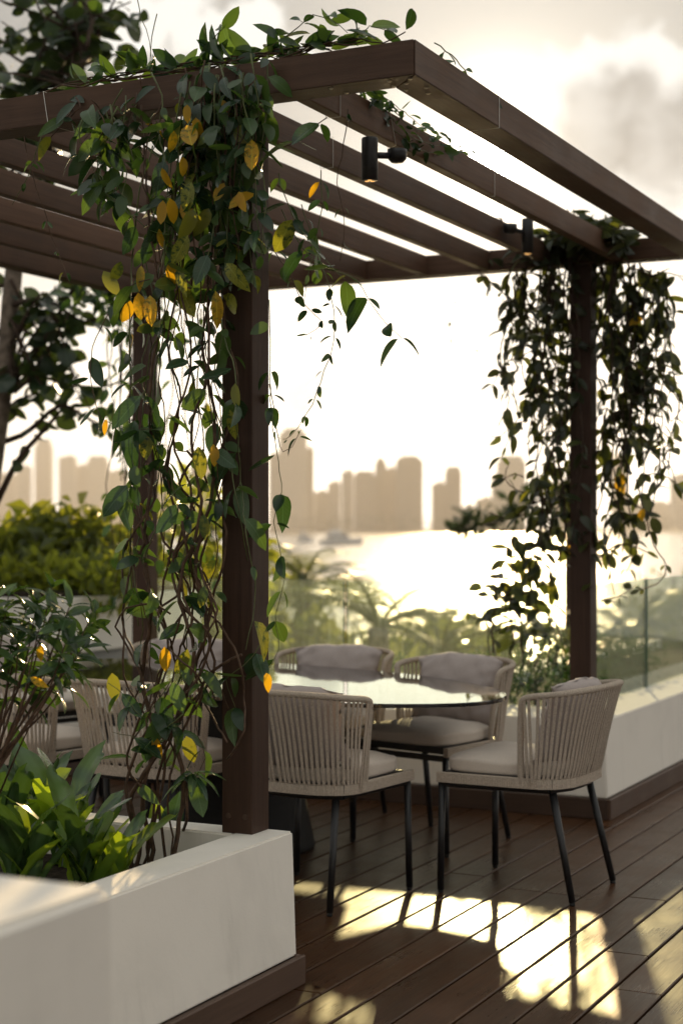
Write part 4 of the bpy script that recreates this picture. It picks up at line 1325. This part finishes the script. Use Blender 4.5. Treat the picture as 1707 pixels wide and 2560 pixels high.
# vine on the back left post
bv = empty('climbing_vine', (0, 0, 0), 0, 'blurred vine with tangled stems on the back left post', 'vine', 'vines on the pergola posts')
BVL = Leaves(LEAFS, VM, 300)
for k in range(14):
    x = rng.uniform(255, 330) if k < 9 else rng.uniform(350, 470)
    pts, y = [], rng.uniform(640, 720)
    y1 = rng.uniform(900, 1450)
    u = rng.uniform(7.7, 8.0)
    while y < y1:
        pts.append(P(x, y, u)); y += rng.uniform(70, 120); x += rng.uniform(-16, 16)
    if len(pts) < 3: continue
    q = woody(bv, pts, .005, .003, 'twig', 5)
    strand_leaves(BVL, q, .16, .085, (5, 4, .6, .2), .6, .6, False)
for k in range(10):
    pts = [P(170 + i * 60 + rng.uniform(-20, 20), 650 + rng.uniform(-20, 60), rng.uniform(7.6, 7.85)) for i in range(4)]
    q = woody(bv, pts, .003, .002, 'twig', 5)
    strand_leaves(BVL, q, .08, .09, (6, 3, .2, .1), .75, .5, False)
BVL.build(bv)

# ------------------------------------------------------------------ tree at the back left
tr = empty('clusia_tree', (0, 0, 0), 0, 'round-leaved tree with pale trunk rising behind the pergola at left', 'tree')
tr.name = 'round_leaf_tree'
def td(x, y, dd=9.9): return pd(x * K, y * K, dd)
tm = MB()
tm.tube(spline([Vector((td(-75, 1500).x, td(-75, 1500).y, -.1)), td(-60, 1350), td(-15, 1050), td(18, 800), td(35, 600), td(95, 380), td(165, 200), td(200, 80), td(215, -60), td(230, -260)], .2),
        [.11 - .075 * i / 40 for i in range(41)][:len(spline([Vector((0, 0, 0))] * 2, 1))] or .08, 10) if False else None
trunk_pts = spline([Vector((td(-75, 1500).x, td(-75, 1500).y, -.1)), td(-60, 1350), td(-15, 1050), td(18, 800), td(35, 600), td(95, 380), td(165, 200), td(200, 80), td(215, -60), td(230, -260)], .2)
tm.tube(trunk_pts, [.085 - .055 * i / (len(trunk_pts) - 1) for i in range(len(trunk_pts))], 10)
tm.build('trunk', M['bark'], tr, True)
TL = Leaves(ROUND, [M['tree'], M['leaf1']], 300)
def limb(pts, r0, r1, leaves=True, sp=.085, pr=.9, dd=9.9, start=.25):
    q = spline([td(x, y, dd + rng.uniform(-.15, .15)) for x, y in pts], .08)
    m_ = MB(); m_.tube(q, [r0 + (r1 - r0) * i / (len(q) - 1) for i in range(len(q))], 7); m_.build('branch', M['twig'], tr, True)
    if leaves: strand_leaves(TL, q, sp, .125, (8, 1), pr, .25, False, start, .6)
limb([(20, 900), (60, 830), (120, 760), (150, 690), (190, 640)], .025, .01)
limb([(-10, 1020), (50, 1000), (90, 970), (140, 930), (200, 960), (260, 1000)], .02, .006)
limb([(-10, 1160), (40, 1060), (90, 1000), (150, 930), (180, 860)], .022, .007, True, .1, .7)
limb([(30, 700), (70, 690), (130, 700), (190, 740), (250, 720)], .02, .008)
limb([(25, 800), (-20, 740), (-60, 700)], .02, .008)
limb([(20, 860), (80, 860), (150, 880), (230, 890), (290, 870)], .016, .005, True, .13, .6)
limb([(40, 640), (20, 660), (-40, 640)], .02, .008)
limb([(0, 960), (40, 920), (100, 900)], .016, .006)
for k in range(12):
    a = rng.uniform(0, 1)
    x0, y0 = 35 + 60 * a, 600 + 300 * a
    limb([(25, rng.uniform(640, 900)), (rng.uniform(30, 120), rng.uniform(640, 900)), (rng.uniform(60, 220), rng.uniform(650, 950))], .012, .004, True, .09, .85)
for k in range(44):
    s = rng.uniform(0, 1)
    bx, by = 95 + 115 * s, 380 - 300 * s
    limb([(bx, by), (bx + rng.uniform(-120, 50), by + rng.uniform(-120, 60)), (bx + rng.uniform(-260, 100), by + rng.uniform(-230, 60))], .014, .004, True, .10, .85, 9.9 + rng.uniform(-.4, .4), .15)
limb([(200, 100), (260, 60), (300, 40), (320, 30)], .012, .004)
limb([(190, 150), (250, 130), (310, 110)], .012, .004)
TL.build(tr)

# ------------------------------------------------------------------ plants in the left planter
# bright strap-leaved ferns
def fern_leaf(L, wid, rn):
    n = 14
    v, f = [], []
    ph = rn.uniform(0, 6)
    lean = rn.uniform(.12, .75)
    for i in range(n + 1):
        t = i / n
        w = wid * .5 * (.22 + .78 * t ** .7) * (1 - max(0, (t - .72) / .28) ** 2.4) ** .5 + .0015
        r = lean * L * t ** 1.8
        z = L * (t - .22 * t ** 3 * lean)
        for s in (-1, -.5, 0, .5, 1):
            wave = .016 * abs(s) * math.sin(t * 11 + ph + (2 if s > 0 else 0))
            v.append((r + wave, s * w, z + .18 * w * abs(s) + wave))
    for i in range(n):
        for k in range(4):
            a = i * 5 + k
            f.append((a, a + 1, a + 6, a + 5))
    return v, f
r6 = random.Random(31)
FM = [mesh('frond', *fern_leaf(r6.uniform(.22, .33), r6.uniform(.066, .088), r6), M['fern'], True) for _ in range(7)]
FM2 = [mesh('frond', *fern_leaf(r6.uniform(.22, .32), r6.uniform(.055, .075), r6), M['gard'], True) for _ in range(4)]
def fern(loc, n, lab, s=1.0):
    t = empty('birds_nest_fern', loc, 0, lab, 'fern', 'ferns in the white planter')
    t.name = 'strap_fern'
    for k in range(n):
        o = link('frond', r6.choice(FM if r6.random() < .55 else FM2), t, (r6.uniform(-.04, .04), r6.uniform(-.04, .04), 0))
        o.rotation_euler = (r6.uniform(-.12, .12), r6.uniform(-.15, .12), k * 2.4 + r6.uniform(-.5, .5))
        q = s * r6.uniform(.7, 1.2); o.scale = (q, q * r6.uniform(.85, 1.25), q)
def fl(x, y, z=.33):
    d_ = (CAMH - z) * FPX / (y * K - HYP); p = pd(x * K, y * K, d_); return (p.x, p.y, z)
fern(fl(60, 2075), 16, 'bright strap-leaved fern nearest the blurred white block')
fern(fl(190, 2060), 16, 'bright strap-leaved fern in the middle of the planter front')
fern(fl(20, 2000), 15, 'strap-leaved fern at the far left of the planter', 1.1)
fern(fl(150, 1985), 15, 'tall strap-leaved fern behind the middle one', 1.15)
fern(fl(262, 2035), 11, 'small strap-leaved fern beside the vine roots', .8)
fern(fl(60, 1945), 13, 'dark strap-leaved fern under the glossy shrub', 1.15)

# glossy dark shrub
gs = empty('glossy_shrub', (0, 0, 0), 0, 'glossy dark green shrub with whorled leaves at left edge', 'shrub')
GL = Leaves([leaf_tpl(5, .40, .30, .28), leaf_tpl(5, .44, .22, .42), leaf_tpl(5, .36, .40, .12)], [M['gard'], M['leaf1'], M['leaf3']], 300)
base = Vector(fl(-70, 1990))
def gp(x, y, dd): return pd(x * K, y * K, dd)
TIPS = [(120, 1350), (60, 1400), (20, 1370), (215, 1410), (160, 1395), (90, 1445), (30, 1460), (150, 1480), (190, 1490), (60, 1510), (110, 1530), (160, 1560), (20, 1560), (-20, 1440), (-30, 1500), (120, 1410), (205, 1445), (170, 1520), (70, 1570), (5, 1410), (45, 1475), (130, 1500), (85, 1390), (-10, 1380)]
for i, (x, y) in enumerate(TIPS):
    dd = 4.45 + rng.uniform(-.22, .22)
    hub = gp(-20 + rng.uniform(-15, 25), 1770 + rng.uniform(-60, 40), 4.42)
    mid = hub.lerp(gp(x, y, dd), .55) + Vector((0, 0, -.02)) + rvec() * .02
    q = spline([base if i % 3 == 0 else hub, hub.lerp(mid, .5), mid, gp(x, y, dd)], .03)
    m_ = MB(); m_.tube(q, [.0045 - .0028 * j / (len(q) - 1) for j in range(len(q))], 6); m_.build('branch', M['stem'], gs, True)
    tip = q[-1]; ax = (q[-1] - q[-3]).normalized()
    for w in range(3):
        c = tip - ax * (.028 * w)
        for s in range(3 if w else 4):
            az = s * 2.1 + w * 1.0 + rng.uniform(-.4, .4)
            sd = ax.orthogonal().normalized(); sd2 = ax.cross(sd)
            dv = sd * math.cos(az) + sd2 * math.sin(az) + ax * (1.1 - .5 * w) + Vector((0, 0, -.15 * w))
            GL.add(c, dv, ax + rvec() * .3, rng.uniform(.065, .105) * (.8 if w == 0 else 1), 0 if rng.random() < .82 else 1)
GL.add(gp(95, 1480, 4.3), (0, .2, -1), (-1, -.3, .2), .05, 2); GL.add(gp(70, 1555, 4.3), (.3, -.8, -.5), (-1, -.3, .2), .055, 2)
GL.build(gs)

# small umbrella-leaved plant and a broad-leaved seedling
up = empty('umbrella_plant', (0, 0, 0), 0, 'small umbrella plant with radiating leaves by the front post foot', 'plant')
hub = P(445, 1778, 4.2)
q = spline([Vector(fl(405, 1945)), P(430, 1880, 4.2), P(428, 1820, 4.2), hub], .03)
m_ = MB(); m_.tube(q, .005, 7); m_.build('stem', M['stem'], up, True)
UL = Leaves([leaf_tpl(6, .30, .3, .35, .8)], [M['leaf0'], M['leaf1']], 300)
for k in range(9):
    a = k * .72
    UL.add(hub + Vector((0, 0, rng.uniform(-.01, .01))), Vector((math.cos(a), math.sin(a), rng.uniform(-.5, .15))), (0, 0, 1), rng.uniform(.085, .12), k % 2)
UL.build(up)
sd = empty('broad_leaf_seedling', Vector(fl(385, 1965)), 0, 'broad-leaved seedling with two yellow leaves at the vine roots', 'plant')
SL_ = Leaves([leaf_tpl(6, .42, .3, .2)], [M['fern'], M['leaf3'], M['leaf0']], 300)
for k, (dv, s, mi) in enumerate((((-.1, .3, 1), .17, 0), ((.05, -.15, 1), .19, 2), ((.3, -.9, .5), .12, 1), ((-.2, -.9, .25), .11, 1), ((-.2, .9, .35), .1, 1), ((-.5, .5, .8), .12, 0))):
    SL_.add(Vector((0, 0, .02)), dv, Vector((-1, -.3, .6)), s, mi)
SL_.build(sd)
m_ = MB(); m_.tube([(0, 0, -.01), (0, 0, .03)], .006, 6); m_.build('stem', M['gstem'], sd)

# ------------------------------------------------------------------ hedge on the tall back planter, low plants in the right planter
def shrub(name, lab, blobs, n, size, mat, cat='shrub', stem=None, group=None, droop=.3, fol='foliage'):
    c0 = blobs[0][0]
    zb = stem if stem is not None else min(c[2] - r[2] for c, r in blobs)
    t = empty(name, (c0[0], c0[1], zb), 0, lab, cat, group)
    bl = [((c[0] - c0[0], c[1] - c0[1], c[2] - zb), r) for c, r in blobs]
    cloud(t, bl, n, size, M[mat], fol, droop)
    m_ = MB()
    for (c, r) in bl[:5]:
        e = Vector((c[0], c[1], c[2]))
        q = spline([Vector((c[0] * .2, c[1] * .2, -.02)), Vector((c[0] * .5, c[1] * .5, c[2] * .5)), e, e + Vector((0, 0, r[2] * .5))], max(.05, e.length / 6))
        m_.tube(q, [.02 * max(.4, e.length) * (1 - .7 * j / (len(q) - 1)) for j in range(len(q))], 6)
    m_.build('stem', M['twig'], t, True)
    return t
hz_ = []
for (x, y, dd, r) in ((60, 1265, 11.2, .36), (150, 1250, 11.3, .38), (205, 1290, 11.1, .32), (120, 1310, 11.0, .34), (20, 1310, 11.0, .34), (230, 1330, 11.1, .24)):
    p = td(x, y, dd); hz_.append((tuple(p), (r, r, r * .9)))
shrub('round_hedge', 'round drooping green hedge on the tall white planter', hz_, 1900, .17, 'hedge', 'hedge', .955, None, 1.2)
for i, (x, y, dd, lab) in enumerate(((40, 1345, 10.6, 'low yellow-green bush at the left end of the tall planter'), (135, 1340, 10.6, 'low yellow-green bush in the middle of the tall planter front'), (235, 1345, 10.5, 'low yellow-green bush at the right end of the tall planter front'))):
    p = td(x, y, dd)
    shrub('planter_bush', lab, [(tuple(p), (.3, .3, .16)), ((p.x + .15, p.y - .1, p.z + .05), (.2, .2, .16))], 420, .10, 'hedge', 'bush', .956, 'bushes in the tall white planter', -.6)
for i, (x, y, dd, lab) in enumerate(((430, 1255, 12.5, 'blurred yellow-green shrub seen between the two left posts'), (500, 1300, 13.0, 'blurred green shrub left of the front post behind the glass'))):
    p = td(x, y, dd)
    shrub('garden_shrub', lab, [(tuple(p), (.5, .5, .55)), ((p.x, p.y, p.z - .7), (.6, .6, .6))], 900, .15, 'hedge', 'shrub', -.05, None, .8)
# low plants behind the glass
def low(x0, x1, u=None, yv=None, labs=None):
    pass
LOW = [(8.25, 2.85, .30), (8.3, 3.2, .30), (8.35, 3.55, .18), (8.3, 3.95, .2), (8.4, 4.4, .2), (8.35, 4.9, .2), (8.8, 2.85, .16), (9.3, 2.9, .16), (9.75, 2.9, .2), (10.15, 2.95, .24)]
LL = ['low dark bush just behind the glass at the right post', 'low bush behind the glass left of the right post', 'low bush behind the glass above the right end of the table', 'low bush behind the glass right of the glass seam', 'low bush behind the glass left of the glass seam', 'low bush behind the glass near the front left post',
      'low green plant behind the glass just right of the right post', 'low green plant behind the glass left of the right hand seam', 'leafy low plant behind the glass right of the right hand seam', 'leafy low plant behind the glass at the right edge']
for (x, y, r), lab in zip(LOW, LL):
    bl = [((x + rng.uniform(-.1, .1), y + rng.uniform(-.12, .12), .42 + r * rng.uniform(.3, .8)), (r * .8, r * .8, r * .55)) for _ in range(4)]
    shrub('low_bush', lab, bl, 520, .045, 'gard', 'bush', .39, 'low bushes in the right planter', -.2)

# ------------------------------------------------------------------ garden beyond the railing
GZ = -4.0
def gbush(x, ytop, dd, rad, lab, n=2600, size=.34, mat='bush', name='garden_tree'):
    top = pd(x * K, ytop * K, dd)
    bl = []
    for k in range(7):
        bl.append(((top.x + rng.uniform(-rad, rad) * .8, top.y + rng.uniform(-rad, rad) * .8, top.z - rad * rng.uniform(.45, 1.5)), (rad * rng.uniform(.4, .65), rad * rng.uniform(.4, .65), rad * rng.uniform(.35, .6))))
    bl.append(((top.x, top.y, top.z - rad * 2.0), (rad * 1.0, rad * 1.0, rad * .9)))
    c = bl[0][0]
    t = empty(name, (top.x, top.y, GZ), 0, lab, 'tree', 'trees in the garden below the terrace')
    b2 = [((q[0] - top.x, q[1] - top.y, q[2] - GZ), r) for q, r in bl]
    cloud(t, b2, n, size, M[mat], 'crown', .1)
    m_ = MB()
    h = top.z - GZ
    m_.tube(spline([Vector((0, 0, -.1)), Vector((.1, .05, h * .4)), Vector((0, 0, h * .85))], .5), [.16, .15, .14, .13, .12, .11, .10, .09, .08, .07, .06, .05, .05, .05, .05, .05][:len(spline([Vector((0, 0, -.1)), Vector((.1, .05, h * .4)), Vector((0, 0, h * .85))], .5))] , 8) if False else None
    q = spline([Vector((0, 0, -.1)), Vector((.12, .06, h * .4)), Vector((0, 0, h * .85))], .5)
    m_.tube(q, [.16 - .1 * j / (len(q) - 1) for j in range(len(q))], 8)
    for (cc, r) in b2[:5]:
        q2 = [Vector((.1, .05, h * .45)), Vector((cc[0] * .5, cc[1] * .5, h * .6)), Vector(cc)]
        m_.tube(spline(q2, .4), .045, 6)
    m_.build('trunk', M['twig'], t, True)
for args in ((650, 1345, 17, 1.5, 'green garden tree behind the glass beside the front left post'),
             (745, 1370, 16, 1.4, 'green garden tree behind the glass seam'),
             (835, 1405, 18, 1.3, 'dark garden tree behind the glass in the middle'),
             (905, 1385, 20, 1.2, 'garden tree with ragged top behind the far chair'),
             (965, 1410, 19, 1.2, 'garden tree behind the glass left of the bright water'),
             (1010, 1455, 17, 1.0, 'short garden tree at the edge of the bright water'),
             (560, 1330, 18, 1.5, 'garden tree hidden mostly by the front left post'),
             (470, 1350, 17, 1.4, 'garden tree behind the glass between the two left posts'),
             (1240, 1530, 17, .9, 'low garden tree under the sun glare left of the right post'),
             (1120, 1500, 18, .9, 'low garden tree behind the pillow of the far right chair'),
             (1590, 1330, 42, 2.2, 'distant garden tree at the right edge beyond the glass'),
             (700, 1300, 75, 3.4, 'pale green shoreline tree left of the yachts'),
             (1545, 1300, 90, 2.6, 'small shoreline tree far beyond the right glass')):
    gbush(*args)

# palms: trunk and fronds made of leaflets
def palm(x, ytop, dd, lab, nf=12, L=1.9, spread=1.0):
    top = pd(x * K, ytop * K, dd)
    t = empty('palm_tree', (top.x, top.y, GZ), 0, lab, 'palm', 'palms in the garden below the terrace')
    h = top.z - GZ
    m_ = MB(); q = spline([Vector((0, 0, -.1)), Vector((.15, 0, h * .5)), Vector((0, 0, h))], .4)
    m_.tube(q, [.14 - .05 * j / (len(q) - 1) for j in range(len(q))], 9); m_.build('trunk', M['bark'], t, True)
    for k in range(nf):
        az = k * 2.4 + rng.uniform(-.3, .3)
        el = rng.uniform(.15, 1.25)
        b = MB()
        ln = L * rng.uniform(.8, 1.1)
        pts = []
        for i in range(9):
            s = i / 8
            rr = ln * s * math.cos(el * (1 - .3 * s)) * spread
            z = ln * s * math.sin(el) - .55 * ln * s * s
            pts.append(Vector((rr * math.cos(az), rr * math.sin(az), h + z)))
        b.tube(pts, [.02 - .0018 * i for i in range(9)], 5)
        qq = spline(pts, .06)
        for i, p in enumerate(qq[3:]):
            tg = (qq[min(i + 4, len(qq) - 1)] - qq[i + 2]).normalized()
            sd_ = tg.cross(Vector((0, 0, 1))).normalized()
            ll = .42 * math.sin(math.pi * min(1, (i + 3) / len(qq)) ** .7 * .92 + .12)
            for s in (-1, 1):
                e = p + (sd_ * s + tg * .7 + Vector((0, 0, -.25))).normalized() * ll
                b.add([p + tg * .014, p - tg * .014, e], [(0, 1, 2)])
        b.build('frond', M['bush'], t)
palm(700, 1345, 19, 'dark palm whose fronds rise above the glass near the front post', 13, 1.2)
palm(868, 1440, 14, 'palm with upright fronds behind the glass in the middle', 12, 1.3)
palm(1010, 1500, 15, 'palm with drooping fronds behind the far right chair', 11, 1.3)
palm(1450, 1465, 15, 'palm hanging behind the glass right of the right post', 9, 1.2)
palm(1330, 1520, 16, 'palm behind the right post under the sun glare', 11, 1.4)

# conifer-like twig reaching in from the right vine, farther off
cf = empty('feathery_tree', (0, 0, 0), 0, 'feathery branch of a farther tree left of the right vine', 'tree')
cb = MB()
pts = spline([pd(1420 , 1250 , 21), pd(1330, 1255, 21), pd(1260, 1300, 21), pd(1180, 1318, 21), pd(1150, 1330, 21)], .3)
tk = spline([Vector((pts[0].x, pts[0].y, GZ - .1)), Vector((pts[0].x + .1, pts[0].y, -1.5)), pts[0], pts[0] + Vector((0, 0, .5))], .5)
cb.tube(tk, [.15 - .12 * j / (len(tk) - 1) for j in range(len(tk))], 8); cb.tube(pts, .022, 6)
cb.build('trunk', M['twig'], cf, True)
FT = Leaves([SMALL], [M['tree']], 0)
for p in pts:
    for k in range(26):
        FT.add(p + rvec() * rng.uniform(.0, .28) * Vector((1, 1, .8)).length * .6, rvec() + Vector((0, 0, .5)), rvec(), rng.uniform(.12, .24), 0)
FT.build(cf, 'leaf', 'foliage')

# small things on the deck: dead leaf near the planter, a few crumbs of leaf litter
dl = link('dead_leaf', mesh('dead_leaf', LEAFS[1][0] * .035, LEAFS[1][1], M['twig'], True))
p = Vector(fl(731, 2266, .004)); dl.location = p; dl.rotation_euler = (0, 0, .6)
tag(dl, 'small dark dead leaf lying on the deck beside the planter skirting', 'leaf')

# ------------------------------------------------------------------ haze over the bay
m, t, out = material('sea haze')
pv = t.node('ShaderNodeVolumePrincipled')
pv.inputs['Color'].default_value = (0.93, 0.89, 0.87, 1)
pv.inputs['Density'].default_value = 0.00024
pv.inputs['Anisotropy'].default_value = 0.30
t.put(out.inputs['Volume'], pv.outputs[0])
hx = MB()
cv_ = [(*xy(r, f), z) for z in (-6.2, 175) for r, f in ((-3600, -720), (3600, -720), (3600, 2640), (-3600, 2640))]
hx.add(cv_, [(3, 2, 1, 0), (4, 5, 6, 7), (0, 1, 5, 4), (1, 2, 6, 5), (2, 3, 7, 6), (3, 0, 4, 7)])
hzo = hx.build('haze', m)
hzo['kind'] = 'stuff'
